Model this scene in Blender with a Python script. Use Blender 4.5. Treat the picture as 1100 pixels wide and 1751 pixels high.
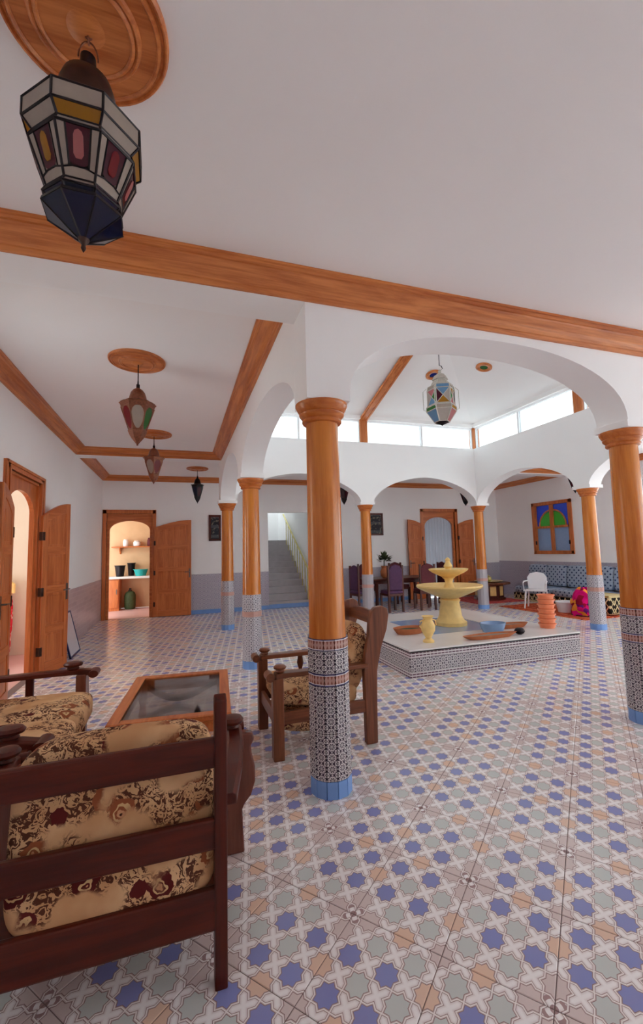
import bpy, bmesh, math, random
from mathutils import Matrix, Vector
for o in list(bpy.data.objects): bpy.data.objects.remove(o)
random.seed(7)
PI = math.pi
SC = bpy.context.scene
COL = SC.collection

# ------------------------------------------------------------------ camera, sky, exposure
cam_d = bpy.data.cameras.new('camera'); cam = bpy.data.objects.new('camera', cam_d); COL.objects.link(cam)
cam_d.sensor_fit = 'HORIZONTAL'; cam_d.sensor_width = 36.0; cam_d.lens = 734.0*36.0/1100.0
cam_d.clip_start = 0.05; cam_d.clip_end = 200
CR = Vector((0.9491339, -0.31382648, -0.02564738)); CU = Vector((-0.00365758, -0.09243621, 0.99571189)); CF = Vector((0.31485151, 0.9449701, 0.08888218))
CC = Vector((0, 0, 1.5))
cam.matrix_world = Matrix(((CR.x, CU.x, -CF.x, CC.x), (CR.y, CU.y, -CF.y, CC.y), (CR.z, CU.z, -CF.z, CC.z), (0, 0, 0, 1)))
SC.camera = cam
def pix(p):
    d = Vector(p)-CC; c = d.dot(CF)
    if c < 0.05: return None
    return (550+734*d.dot(CR)/c, 875.5-734*d.dot(CU)/c, c)
w = bpy.data.worlds.new('sky'); SC.world = w; w.use_nodes = True
bg = w.node_tree.nodes['Background']; bg.inputs[0].default_value = (0.88, 0.97, 0.98, 1); bg.inputs[1].default_value = 1.0
SC.view_settings.view_transform = 'Standard'; SC.view_settings.look = 'None'; SC.view_settings.gamma = 1.0
SC.view_settings.use_curve_mapping = False
SC.view_settings.exposure = 2.65
SC.cycles.diffuse_bounces = 14; SC.cycles.max_bounces = 18

# ------------------------------------------------------------------ node helpers
def lin(c):
    f = lambda u: u/12.92 if u <= 0.04045 else ((u+0.055)/1.055)**2.4
    return tuple(f(u/255.0) for u in c)+(1.0,)
class NG:
    def __init__(s, name, rough=0.5, spec=0.4):
        s.mat = bpy.data.materials.new(name); s.mat.use_nodes = True; s.nt = s.mat.node_tree
        s.p = s.nt.nodes['Principled BSDF']; s.p.inputs['Roughness'].default_value = rough
        s.p.inputs['Specular IOR Level'].default_value = spec
    def n(s, t, **k):
        a = s.nt.nodes.new(t)
        for kk, vv in k.items(): setattr(a, kk, vv)
        return a
    def put(s, sock, v):
        if isinstance(v, (int, float)): sock.default_value = v
        elif isinstance(v, tuple): sock.default_value = v
        else: s.nt.links.new(v, sock)
    def m(s, op, a, b=None, c=None):
        x = s.n('ShaderNodeMath', operation=op); s.put(x.inputs[0], a)
        if b is not None: s.put(x.inputs[1], b)
        if c is not None: s.put(x.inputs[2], c)
        return x.outputs[0]
    def add(s, a, b): return s.m('ADD', a, b)
    def sub(s, a, b): return s.m('SUBTRACT', a, b)
    def mul(s, a, b): return s.m('MULTIPLY', a, b)
    def lt(s, a, b): return s.m('LESS_THAN', a, b)
    def gt(s, a, b): return s.m('GREATER_THAN', a, b)
    def mx(s, a, b): return s.m('MAXIMUM', a, b)
    def mn(s, a, b): return s.m('MINIMUM', a, b)
    def ab(s, a): return s.m('ABSOLUTE', a)
    def step(s, x, lo, hi):
        r = s.n('ShaderNodeMapRange', interpolation_type='SMOOTHSTEP'); s.put(r.inputs[0], x); s.put(r.inputs[1], lo); s.put(r.inputs[2], hi)
        return r.outputs[0]
    def mix(s, f, a, b):
        x = s.n('ShaderNodeMix', data_type='RGBA'); s.put(x.inputs[0], f); s.put(x.inputs[6], a); s.put(x.inputs[7], b); return x.outputs[2]
    def coord(s, kind='Object'):
        return s.n('ShaderNodeTexCoord').outputs[kind]
    def pos(s): return s.n('ShaderNodeNewGeometry').outputs['Position']
    def sep(s, v):
        x = s.n('ShaderNodeSeparateXYZ'); s.put(x.inputs[0], v); return x.outputs
    def comb(s, a, b, c):
        x = s.n('ShaderNodeCombineXYZ'); s.put(x.inputs[0], a); s.put(x.inputs[1], b); s.put(x.inputs[2], c); return x.outputs[0]
    def scale(s, v, sc):
        x = s.n('ShaderNodeMapping'); s.put(x.inputs[0], v); x.inputs['Scale'].default_value = sc; return x.outputs[0]
    def noise(s, v, scale=5, detail=3, rough=0.5, dist=0.0, out=0):
        x = s.n('ShaderNodeTexNoise'); s.put(x.inputs['Vector'], v); x.inputs['Scale'].default_value = scale
        x.inputs['Detail'].default_value = detail; x.inputs['Roughness'].default_value = rough; x.inputs['Distortion'].default_value = dist
        return x.outputs[out]
    def color(s, c): s.put(s.p.inputs['Base Color'], c); return s
    def bump(s, h, strength=0.2, dist=0.01):
        b = s.n('ShaderNodeBump'); b.inputs['Strength'].default_value = strength; b.inputs['Distance'].default_value = dist
        s.put(b.inputs['Height'], h); s.nt.links.new(b.outputs[0], s.p.inputs['Normal'])
M = {}
def flat(name, rgb, rough=0.5, spec=0.4, var=0.08, nscale=6.0, metal=0.0, bump=0.0):
    g = NG(name, rough, spec); v = g.noise(g.coord(), nscale, 4)
    c = lin(rgb); d = tuple(max(0, x*(1-2*var)) for x in c[:3])+(1,)
    g.color(g.mix(v, d, tuple(min(1, x*(1+2*var)) for x in c[:3])+(1,)))
    g.p.inputs['Metallic'].default_value = metal
    if bump: g.bump(g.noise(g.coord(), nscale*12, 4), bump, 0.004)
    M[name] = g.mat
    return g.mat
def wood(name, c1, c2, axis='x', scale=1.0, rough=0.35, spec=0.5):
    g = NG(name, rough, spec); s = {'x': (1.2, 16, 16), 'y': (16, 1.2, 16), 'z': (16, 16, 1.2)}[axis]
    v = g.scale(g.coord(), tuple(k*scale for k in s))
    a = g.noise(v, 1.0, 5, 0.6, 0.8); b = g.noise(v, 5.0, 3, 0.6)
    f = g.step(g.add(g.mul(a, 0.75), g.mul(b, 0.25)), 0.32, 0.68)
    g.color(g.mix(f, lin(c1), lin(c2))); g.bump(b, 0.08, 0.003)
    M[name] = g.mat; return g.mat
flat('plaster', (249, 249, 249), 0.75, 0.2, 0.015, 1.5)
flat('ceiling', (248, 246, 245), 0.8, 0.2, 0.015, 1.0)
flat('cream', (226, 212, 194), 0.8, 0.2, 0.02, 2)
flat('white_gloss', (232, 232, 234), 0.3, 0.5, 0.02)
flat('marble', (226, 222, 220), 0.25, 0.5, 0.05, 3)
flat('grout', (128, 108, 106), 0.8, 0.2, 0.1)
flat('grout_white', (226, 220, 220), 0.6, 0.3, 0.03)
flat('blue_tile', (120, 160, 220), 0.2, 0.5, 0.06, 8)
for ax in 'xyz':
    wood('orange_wood_'+ax, (176, 92, 40), (220, 138, 76), ax, 1.0)
    wood('dark_wood_'+ax, (62, 14, 6), (96, 32, 16), ax, 1.0, 0.36, 0.35)
    wood('door_wood_'+ax, (182, 92, 42), (216, 128, 70), ax, 1.0, 0.3)
    wood('chair_wood_'+ax, (92, 46, 26), (140, 80, 50), ax, 1.0, 0.35)
wood('stile_wood_lit', (96, 46, 34), (126, 70, 54), 'z', 1.0, 0.25)  # lighter pinkish copy of the sofa wood, light on the stile put into colour
wood('column_wood', (186, 98, 26), (220, 136, 52), 'z', 0.7, 0.22)
wood('column_wood_capital', (180, 92, 34), (214, 128, 62), 'x', 0.6, 0.22)
flat('brass_dark', (70, 50, 44), 0.4, 0.5, 0.3, 40, 0.7)
flat('iron', (34, 26, 30), 0.4, 0.5, 0.2, 30, 0.6)
flat('copper', (136, 84, 62), 0.4, 0.5, 0.3, 60, 0.55)
flat('tin', (196, 190, 180), 0.35, 0.5, 0.12, 40, 0.4)
flat('steel', (120, 112, 108), 0.3, 0.5, 0.05, 10, 0.9)
flat('black', (22, 20, 22), 0.5, 0.4, 0.1)
flat('gold_stone', (240, 202, 130), 0.5, 0.4, 0.1, 14, bump=0.15)
flat('plastic_orange', (240, 140, 96), 0.35, 0.5, 0.04)
flat('plastic_white', (236, 236, 240), 0.35, 0.5, 0.02)
flat('terracotta', (176, 104, 66), 0.7, 0.3, 0.12, 20)
flat('band_pale', (196, 150, 138), 0.3, 0.45, 0.1, 40)
flat('water', (128, 160, 200), 0.08, 0.6, 0.1, 4)
flat('burgundy', (98, 34, 44), 0.6, 0.3, 0.2, 18)
flat('plum', (84, 48, 84), 0.6, 0.3, 0.2, 18)
flat('leaf_green', (62, 74, 46), 0.6, 0.3, 0.3, 20)
flat('turquoise', (40, 170, 170), 0.35, 0.5, 0.05)
flat('kitchen_tile', (214, 176, 138), 0.4, 0.4, 0.06, 4)
flat('kitchen_floor', (216, 176, 172), 0.4, 0.4, 0.05, 3)
flat('stair_stone', (178, 172, 176), 0.4, 0.4, 0.08, 6)
flat('brass_yellow', (206, 192, 120), 0.35, 0.5, 0.1, 10, 0.4)
flat('navy', (34, 48, 100), 0.4, 0.4, 0.05)
flat('silver_board', (214, 218, 226), 0.15, 0.6, 0.03)
flat('base_ext', (150, 140, 130), 0.9, 0.1, 0.1)

def glass(name, rgb, trans=0.5, rough=0.12):
    g = NG(name, rough, 0.5); nt = g.nt
    c = lin(rgb); v = g.noise(g.coord(), 25, 3)
    g.color(g.mix(v, tuple(x*0.75 for x in c[:3])+(1,), c))
    t = g.n('ShaderNodeBsdfTranslucent'); t.inputs[0].default_value = c
    tr = g.n('ShaderNodeBsdfTransparent'); tr.inputs[0].default_value = c
    a = g.n('ShaderNodeMixShader'); a.inputs[0].default_value = 0.4
    nt.links.new(t.outputs[0], a.inputs[1]); nt.links.new(tr.outputs[0], a.inputs[2])
    b = g.n('ShaderNodeMixShader'); b.inputs[0].default_value = trans
    nt.links.new(g.p.outputs[0], b.inputs[1]); nt.links.new(a.outputs[0], b.inputs[2])
    nt.links.new(b.outputs[0], nt.nodes['Material Output'].inputs[0]); M[name] = g.mat
glass('glass_clear', (215, 205, 195), 0.45); glass('glass_amber', (214, 150, 50)); glass('glass_red', (150, 22, 34)); glass('glass_green', (58, 128, 52), 0.4)
glass('glass_wine', (96, 34, 52)); glass('glass_blue', (34, 52, 150), 0.35); glass('glass_navy', (28, 30, 62), 0.3, 0.05); glass('glass_sky', (130, 180, 225)); glass('glass_pink', (230, 140, 140))
glass('pane_blue', (26, 48, 140), 0.10); glass('pane_green', (46, 110, 34), 0.10)
glass('glass_milk', (196, 180, 166), 0.35); glass('glass_ice', (140, 152, 172), 0.3, 0.3)
def pane_mat(name, tint, refl=0.06):
    g = NG(name, 0.1, 0.5); nt = g.nt
    tr = g.n('ShaderNodeBsdfTransparent'); tr.inputs[0].default_value = tint+(1,)
    gl = g.n('ShaderNodeBsdfGlossy'); gl.inputs['Roughness'].default_value = 0.05
    v = g.noise(g.coord(), 3, 2); f = g.mul(v, refl*2)
    b = g.n('ShaderNodeMixShader'); nt.links.new(f, b.inputs[0]); nt.links.new(tr.outputs[0], b.inputs[1]); nt.links.new(gl.outputs[0], b.inputs[2])
    nt.links.new(b.outputs[0], nt.nodes['Material Output'].inputs[0]); M[name] = g.mat
pane_mat('window_glass', (0.62, 0.64, 0.65)); pane_mat('smoked_glass', (0.62, 0.57, 0.54), 0.36); pane_mat('near_glass', (0.9, 0.9, 0.9))
def cloth_trans(name, rgb):
    g = NG(name, 0.9, 0.1); c = lin(rgb); v = g.noise(g.scale(g.coord(), (20, 20, 1)), 2, 3)
    g.color(g.mix(v, tuple(x*0.9 for x in c[:3])+(1,), c))
    t = g.n('ShaderNodeBsdfTranslucent'); t.inputs[0].default_value = c
    b = g.n('ShaderNodeMixShader'); b.inputs[0].default_value = 0.4
    g.nt.links.new(g.p.outputs[0], b.inputs[1]); g.nt.links.new(t.outputs[0], b.inputs[2]); g.nt.links.new(b.outputs[0], g.nt.nodes['Material Output'].inputs[0]); M[name] = g.mat
cloth_trans('curtain', (176, 176, 182))

# printed floor tile: eight-pointed stars and strapwork, tile lines every five half steps
TT = math.radians(50.19); TA, TB = 0.367, 0.420; TU, TV = -0.566, 1.676
def floor_mat():
    g = NG('floor_tile', 0.22, 0.45); P = g.sep(g.pos())
    d3 = g.sub(g.mul(P[0], math.cos(TT)), g.mul(P[1], math.sin(TT))); d1 = g.add(g.mul(P[0], math.sin(TT)), g.mul(P[1], math.cos(TT)))
    a = g.m('PINGPONG', g.mul(g.sub(d3, TU), 5/TA), 5.0); b = g.m('PINGPONG', g.mul(g.sub(d1, TV), 5/TB), 5.0)
    mm = g.mul(g.add(a, b), 0.5); nn = g.mul(g.sub(a, b), 0.5)
    mc = g.m('FLOOR', g.add(mm, 0.5)); nc = g.m('FLOOR', g.add(nn, 0.5))
    x = g.ab(g.sub(mm, mc)); y = g.ab(g.sub(nn, nc))
    d = g.mn(g.mx(x, y), g.mul(g.add(x, y), 0.7071))
    ac = g.add(mc, nc); bc = g.sub(mc, nc); sm = g.add(ac, bc)
    online = g.mx(g.lt(g.mn(ac, bc), 0.5), g.gt(g.mx(ac, bc), 4.5))
    orange = g.mx(g.lt(g.ab(g.sub(sm, 2)), 0.5), g.lt(g.ab(g.sub(sm, 8)), 0.5))
    even = g.lt(g.ab(g.sub(g.m('MODULO', g.add(ac, 20.0), 2.0), 0.0)), 0.5)
    nz = g.noise(g.pos(), 9, 3)
    inner = g.mix(even, lin((210, 216, 212)), lin((136, 144, 206)))
    edge = g.mix(orange, lin((226, 208, 204)), lin((240, 204, 178)))
    fill = g.mix(online, inner, edge)
    fill = g.mix(g.mul(nz, 0.25), fill, lin((170, 160, 170)))
    cross = g.mix(g.step(d, 0.385, 0.47), lin((232, 222, 222)), lin((252, 248, 248)))
    # rosette where four tiles meet between the star corners
    ra = g.sub(a, 5.0); r1 = g.m('SQRT', g.add(g.mul(ra, ra), g.mul(b, b))); rb = g.sub(b, 5.0); r2 = g.m('SQRT', g.add(g.mul(a, a), g.mul(rb, rb)))
    rr = g.mn(r1, r2); ring = g.mul(g.lt(rr, 0.62), g.gt(g.m('SINE', g.mul(rr, 16.0)), 0.2))
    cross = g.mix(ring, cross, lin((170, 140, 140)))
    c = g.mix(g.step(d, 0.290, 0.300), fill, lin((150, 122, 120)))
    c = g.mix(g.step(d, 0.312, 0.322), c, lin((220, 204, 202)))
    c = g.mix(g.step(d, 0.336, 0.344), c, lin((250, 244, 242)))
    c = g.mix(g.step(d, 0.366, 0.374), c, lin((164, 138, 136)))
    c = g.mix(g.step(d, 0.385, 0.395), c, cross)
    g.color(c); g.bump(g.noise(g.pos(), 60, 3), 0.04, 0.002); M['floor_tile'] = g.mat
floor_mat()

# black and white mosaic; mode: 'strip' object x/z, 'cyl' angle/z, 'xz', 'yz'
def mosaic(name, mode, cell=0.064, dark=(34, 28, 40), light=(214, 208, 210), bg=None, rough=0.25, wires=True):
    g = NG(name, rough, 0.45); P = g.sep(g.coord())
    if mode == 'cyl': u = g.mul(g.m('ARCTAN2', P[1], P[0]), 12/(2*PI)); 
    elif mode in ('strip', 'xz'): u = g.mul(P[0], 1/cell)
    else: u = g.mul(P[1], 1/cell)
    v = g.mul(P[2], 1/cell)
    x = g.sub(u, g.m('FLOOR', g.add(u, 0.5))); y = g.sub(v, g.m('FLOOR', g.add(v, 0.5)))
    r = g.m('SQRT', g.add(g.mul(x, x), g.mul(y, y))); an = g.m('ARCTAN2', y, x)
    wv = g.m('SINE', g.mul(g.add(r, g.mul(g.m('COSINE', g.mul(an, 8.0)), 0.06)), 25.0))
    ax = g.ab(x); ay = g.ab(y); dg = g.ab(g.sub(ax, ay))
    ln = g.mx(g.lt(dg, 0.035), g.mx(g.lt(ax, 0.03), g.lt(ay, 0.03)))
    li = g.mx(g.gt(wv, 0.15), g.mul(ln, g.gt(r, 0.18)))
    nz = g.noise(g.coord(), 30, 2)
    dk = g.mix(nz, lin(dark), lin(bg or (92, 78, 96)))
    g.color(g.mix(li, dk, lin(light))); M[name] = g.mat
mosaic('mosaic_strip', 'strip', 0.066); mosaic('mosaic_cyl', 'cyl', 0.066, (60, 54, 70), (228, 224, 228), (120, 110, 128)); mosaic('mosaic_xz', 'xz', 0.085); mosaic('mosaic_yz', 'yz', 0.085)
mosaic('wainscot_x', 'xz', 0.10, (140, 136, 160), (206, 202, 210), (170, 164, 180)); mosaic('wainscot_y', 'yz', 0.10, (140, 136, 160), (206, 202, 210), (170, 164, 180))
def band(name, mode):   # brown border with dark blue lines top and bottom
    g = NG(name, 0.25, 0.45); P = g.sep(g.coord()); z = P[2]
    u = P[0] if mode == 'strip' else (g.mul(g.m('ARCTAN2', P[1], P[0]), 0.13))
    zz = g.sub(g.mul(g.m('FRACT', g.mul(z, 1/0.08)), 1.0), 0.5) if mode != 'strip' else g.mul(z, 1/0.08)
    az = g.ab(zz); tri = g.m('PINGPONG', g.mul(u, 45.0), 0.5)
    br = g.mix(g.gt(g.add(tri, g.mul(az, 1.2)), 0.5), lin((190, 150, 140)), lin((140, 84, 72)))
    c = g.mix(g.gt(az, 0.30), br, lin((212, 204, 210))); c = g.mix(g.gt(az, 0.38), c, lin((40, 36, 96)))
    g.color(c); M[name] = g.mat
band('band_strip', 'strip')
def stripe_band():  # fountain base borders: thin horizontal lines
    g = NG('border_lines', 0.25, 0.45); P = g.sep(g.coord()); z = g.m('FRACT', g.mul(P[2], 1/0.03)); u = g.m('FRACT', g.mul(g.add(P[0], P[1]), 20.0))
    c = g.mix(g.lt(z, 0.45), lin((208, 200, 202)), g.mix(g.lt(u, 0.85), lin((208, 200, 202)), lin((96, 60, 78))))
    g.color(c); M['border_lines'] = g.mat
stripe_band()
def brickish():
    g = NG('wall_tile_left', 0.3, 0.45); P = g.sep(g.coord()); b = g.n('ShaderNodeTexBrick'); g.put(b.inputs['Vector'], g.comb(P[1], P[2], 0.0))
    b.inputs['Scale'].default_value = 1.0; b.inputs['Brick Width'].default_value = 0.33; b.inputs['Row Height'].default_value = 0.08; b.inputs['Mortar Size'].default_value = 0.006
    b.inputs['Color1'].default_value = lin((200, 190, 198)); b.inputs['Color2'].default_value = lin((176, 166, 180)); b.inputs['Mortar'].default_value = lin((206, 200, 206))
    v = g.noise(g.scale(g.coord(), (3, 8, 40)), 3, 3); g.color(g.mix(g.mul(v, 0.5), b.outputs[0], lin((170, 150, 150)))); M['wall_tile_left'] = g.mat
brickish()
def floral():
    g = NG('floral', 0.85, 0.15); co = g.coord()
    base = g.mix(g.step(g.noise(co, 5, 3), 0.35, 0.65), lin((200, 150, 106)), lin((226, 184, 140)))
    wob = g.n('ShaderNodeVectorMath', operation='ADD'); g.put(wob.inputs[0], co)
    nz = g.n('ShaderNodeTexNoise'); g.put(nz.inputs['Vector'], co); nz.inputs['Scale'].default_value = 22; sc = g.n('ShaderNodeVectorMath', operation='SCALE'); g.put(sc.inputs[0], nz.outputs[1]); sc.inputs[3].default_value = 0.05
    g.nt.links.new(sc.outputs[0], wob.inputs[1]); wc = wob.outputs[0]
    v = g.n('ShaderNodeTexVoronoi'); g.put(v.inputs['Vector'], wc); v.inputs['Scale'].default_value = 9.0
    d = v.outputs['Distance']; rnd = g.sep(v.outputs['Color'])
    patch = g.step(g.noise(co, 5.5, 2, 0.5), 0.42, 0.50)
    leaf = g.mul(g.mul(g.gt(g.m('SINE', g.mul(g.noise(wc, 26, 3, 0.6, 1.5), 24.0)), 0.0), patch), 0.95)
    c = g.mix(leaf, base, lin((78, 34, 26)))
    has = g.mul(g.gt(rnd[0], 0.25), patch); pet = g.add(d, g.mul(g.noise(co, 40, 2), 0.12))
    fl = g.mul(has, g.lt(pet, 0.42)); c = g.mix(fl, c, g.mix(g.gt(rnd[1], 0.5), lin((92, 30, 30)), lin((150, 84, 54))))
    c = g.mix(g.mul(has, g.lt(g.ab(g.sub(pet, 0.24)), 0.03)), c, lin((214, 176, 128)))
    c = g.mix(g.mul(has, g.lt(pet, 0.15)), c, lin((206, 150, 110))); c = g.mix(g.mul(has, g.lt(pet, 0.09)), c, lin((60, 24, 22)))
    g.color(c); g.bump(g.noise(co, 120, 2), 0.15, 0.003); M['floral'] = g.mat
floral()
def dotted():
    g = NG('dotted_blue', 0.85, 0.15); P = g.sep(g.coord()); u = g.mul(P[1], 1/0.13); v = g.mul(P[2], 1/0.13)
    def dots(ou, ov, r):
        x = g.sub(g.m('FRACT', g.add(u, ou)), 0.5); y = g.sub(g.m('FRACT', g.add(v, ov)), 0.5)
        return g.lt(g.m('SQRT', g.add(g.mul(x, x), g.mul(y, y))), r)
    c = g.mix(g.noise(g.coord(), 30, 3), lin((146, 164, 188)), lin((184, 198, 216)))
    c = g.mix(g.mx(dots(0, 0, 0.16), dots(0.5, 0.5, 0.16)), c, lin((52, 66, 104))); g.color(c); M['dotted_blue'] = g.mat
dotted()
def zigzag():
    g = NG('zigzag', 0.85, 0.15); P = g.sep(g.coord()); u = g.m('PINGPONG', g.mul(g.add(P[0], P[1]), 1/0.16), 0.5); z = g.mul(P[2], 1/0.16)
    t = g.m('FRACT', g.add(z, g.mul(u, 1.6))); t2 = g.m('FRACT', g.sub(z, g.mul(u, 1.6)))
    c = g.mix(g.mx(g.lt(t, 0.26), g.mul(g.lt(t2, 0.16), 1.0)), lin((40, 34, 30)), lin((226, 206, 160)))
    e = g.gt(g.ab(g.sub(P[2], 0.20)), 0.16); c = g.mix(e, c, lin((206, 186, 140))); g.color(c); M['zigzag'] = g.mat
zigzag()
def blanket():
    g = NG('blanket', 0.9, 0.1); v = g.n('ShaderNodeTexVoronoi'); g.put(v.inputs['Vector'], g.coord()); v.inputs['Scale'].default_value = 9
    r = g.sep(v.outputs['Color']); c = g.mix(g.gt(r[0], 0.3), lin((150, 20, 50)), lin((224, 24, 120)))
    c = g.mix(g.gt(r[1], 0.72), c, lin((240, 150, 60))); c = g.mix(g.gt(r[2], 0.88), c, lin((110, 30, 120))); g.color(c); M['blanket'] = g.mat
blanket()
def rugmat(name, c1, c2, c3, ax):
    g = NG(name, 0.9, 0.1); P = g.sep(g.coord()); t = g.m('FRACT', g.mul(P[ax], 4.0))
    c = g.mix(g.lt(t, 0.3), lin(c1), lin(c2)); c = g.mix(g.gt(g.noise(g.coord(), 14, 3), 0.58), c, lin(c3)); g.color(c); M[name] = g.mat
rugmat('rug', (190, 84, 52), (214, 120, 84), (140, 44, 40), 0); rugmat('red_cloth', (200, 20, 40), (206, 30, 50), (236, 210, 200), 2)
rugmat('picture', (60, 60, 66), (90, 92, 96), (130, 124, 110), 2)
rugmat('red_rug', (200, 96, 90), (190, 80, 84), (160, 60, 70), 1)

# ------------------------------------------------------------------ mesh helpers
class MB:
    def __init__(s): s.v = []; s.f = []
    def quad(s, a, b, c, d):
        i = len(s.v); s.v += [tuple(a), tuple(b), tuple(c), tuple(d)]; s.f.append((i, i+1, i+2, i+3)); return s
    def poly(s, pts):
        i = len(s.v); s.v += [tuple(p) for p in pts]; s.f.append(tuple(range(i, i+len(pts)))); return s
    def box(s, x0, x1, y0, y1, z0, z1, mat=None):
        i = len(s.v); P = [(x0, y0, z0), (x1, y0, z0), (x1, y1, z0), (x0, y1, z0), (x0, y0, z1), (x1, y0, z1), (x1, y1, z1), (x0, y1, z1)]
        if mat is not None: P = [tuple(mat @ Vector(p)) for p in P]
        s.v += P
        s.f += [(i, i+3, i+2, i+1), (i+4, i+5, i+6, i+7), (i, i+1, i+5, i+4), (i+1, i+2, i+6, i+5), (i+2, i+3, i+7, i+6), (i+3, i, i+4, i+7)]; return s
    def lathe(s, prof, n=24, c=(0, 0, 0), a0=0.0, a1=2*PI, mat=None):
        i = len(s.v); full = abs(a1-a0-2*PI) < 1e-6; k = n if full else n+1
        for r, z in prof:
            for j in range(k):
                a = a0+(a1-a0)*j/n; p = (c[0]+r*math.cos(a), c[1]+r*math.sin(a), c[2]+z)
                s.v.append(tuple(mat @ Vector(p)) if mat is not None else p)
        for q in range(len(prof)-1):
            for j in range(n):
                j2 = (j+1) % k; s.f.append((i+q*k+j, i+q*k+j2, i+(q+1)*k+j2, i+(q+1)*k+j))
        if full:
            if prof[0][0] > 1e-5: s.f.append(tuple(i+j for j in reversed(range(k))))
            if prof[-1][0] > 1e-5: s.f.append(tuple(i+(len(prof)-1)*k+j for j in range(k)))
        return s
    def tube(s, path, r, n=8, closed=False):
        path = [Vector(p) for p in path]; m = len(path); i = len(s.v)
        for q, p in enumerate(path):
            t = (path[(q+1) % m]-path[q-1]) if closed else (path[min(q+1, m-1)]-path[max(q-1, 0)])
            t.normalize(); up = Vector((0, 0, 1)) if abs(t.z) < 0.95 else Vector((1, 0, 0))
            a = t.cross(up).normalized(); b = a.cross(t); rr = r[q] if isinstance(r, (list, tuple)) else r
            for j in range(n):
                an = 2*PI*j/n; s.v.append(tuple(p+a*rr*math.cos(an)+b*rr*math.sin(an)))
        for q in range(m if closed else m-1):
            q2 = (q+1) % m
            for j in range(n): s.f.append((i+q*n+j, i+q*n+(j+1) % n, i+q2*n+(j+1) % n, i+q2*n+j))
        if not closed: s.f += [tuple(i+j for j in reversed(range(n))), tuple(i+(m-1)*n+j for j in range(n))]
        return s
    def prism(s, pts, lo, hi, axis='y', mat=None):   # 2D outline extruded along axis
        n = len(pts); i = len(s.v)
        def P(a, b, t): return {'y': (a, t, b), 'x': (t, a, b), 'z': (a, b, t)}[axis]
        for t in (lo, hi):
            for a, b in pts:
                p = P(a, b, t); s.v.append(tuple(mat @ Vector(p)) if mat is not None else p)
        s.f += [tuple(range(i, i+n)), tuple(reversed(range(i+n, i+2*n)))]
        for j in range(n): k = (j+1) % n; s.f.append((i+j, i+n+j, i+n+k, i+k))
        return s
    def pillow(s, c, size, e=0.4, nu=28, nv=14, mat=None, bulge=0.0):
        sp = lambda v, p: math.copysign(abs(v)**p, v); i = len(s.v)
        for a in range(nv+1):
            th = -PI/2+PI*a/nv
            for b in range(nu):
                ph = 2*PI*b/nu; x = sp(math.cos(th), e)*sp(math.cos(ph), e); y = sp(math.cos(th), e)*sp(math.sin(ph), e); z = sp(math.sin(th), e*1.6)
                p = Vector((x*size[0]/2, y*size[1]/2, z*size[2]/2*(1+bulge*(1-x*x)*(1-y*y))))
                if mat is not None: p = mat @ p
                s.v.append((p.x+c[0], p.y+c[1], p.z+c[2]))
        for a in range(nv):
            for b in range(nu): s.f.append((i+a*nu+b, i+a*nu+(b+1) % nu, i+(a+1)*nu+(b+1) % nu, i+(a+1)*nu+b))
        return s
    def mesh(s, name, mat, smooth=None):
        me = bpy.data.meshes.new(name); me.from_pydata(s.v, [], s.f); 
        bm = bmesh.new(); bm.from_mesh(me); bmesh.ops.remove_doubles(bm, verts=bm.verts, dist=1e-5); bmesh.ops.recalc_face_normals(bm, faces=bm.faces); bm.to_mesh(me); bm.free()
        me.materials.append(M[mat] if isinstance(mat, str) else mat)
        if smooth is not None:
            for p in me.polygons: p.use_smooth = True
            me.set_sharp_from_angle(angle=math.radians(smooth))
        me.update(); return me
    def build(s, name, mat, parent=None, smooth=None, bevel=0.0, loc=None, rot=None):
        return obj(name, s.mesh(name, mat, smooth), parent, bevel, loc, rot)
def obj(name, me, parent=None, bevel=0.0, loc=None, rot=None):
    o = bpy.data.objects.new(name, me); COL.objects.link(o); o.parent = parent
    if loc is not None: o.location = loc
    if rot is not None: o.rotation_euler = rot
    if bevel:
        b = o.modifiers.new('bevel', 'BEVEL'); b.width = bevel; b.segments = 2; b.limit_method = 'ANGLE'; b.angle_limit = math.radians(35)
    return o
def tag(o, label, cat, group=None, kind=None):
    o['label'] = label; o['category'] = cat
    if group: o['group'] = group
    if kind: o['kind'] = kind
    return o
def thing(name, label, cat, loc=(0, 0, 0), rz=0.0, group=None, kind=None):
    o = bpy.data.objects.new(name, None); COL.objects.link(o); o.location = loc; o.rotation_euler = (0, 0, rz); o.empty_display_size = 0.1
    return tag(o, label, cat, group, kind)
def struct(name, mb, mat, label, cat, **k): return tag(mb.build(name, mat, **k), label, cat, None, 'structure')
def copy_tree(o, parent=None):
    c = o.copy(); COL.objects.link(c); c.parent = parent
    for ch in list(o.children): copy_tree(ch, c)
    return c
def arc(cx, cz, rx, rz, a0, a1, n): return [(cx+rx*math.cos(a0+(a1-a0)*k/n), cz+rz*math.sin(a0+(a1-a0)*k/n)) for k in range(n+1)]

# ------------------------------------------------------------------ dimensions of the place
XL, XR, YN, YF = -1.74, 9.70, -2.3, 11.30          # left, right, near and far walls
CX = [0.92, 3.78, 7.00]; CXB = [0.92, 3.96, 7.00]; CY = [2.705, 5.78, 8.78]
HW = 0.145                                          # half thickness of the arcade walls
ZC, ZF, ZCOL, ZSILL, ZTOP = 3.42, 3.30, 2.48, 3.88, 4.45

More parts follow.
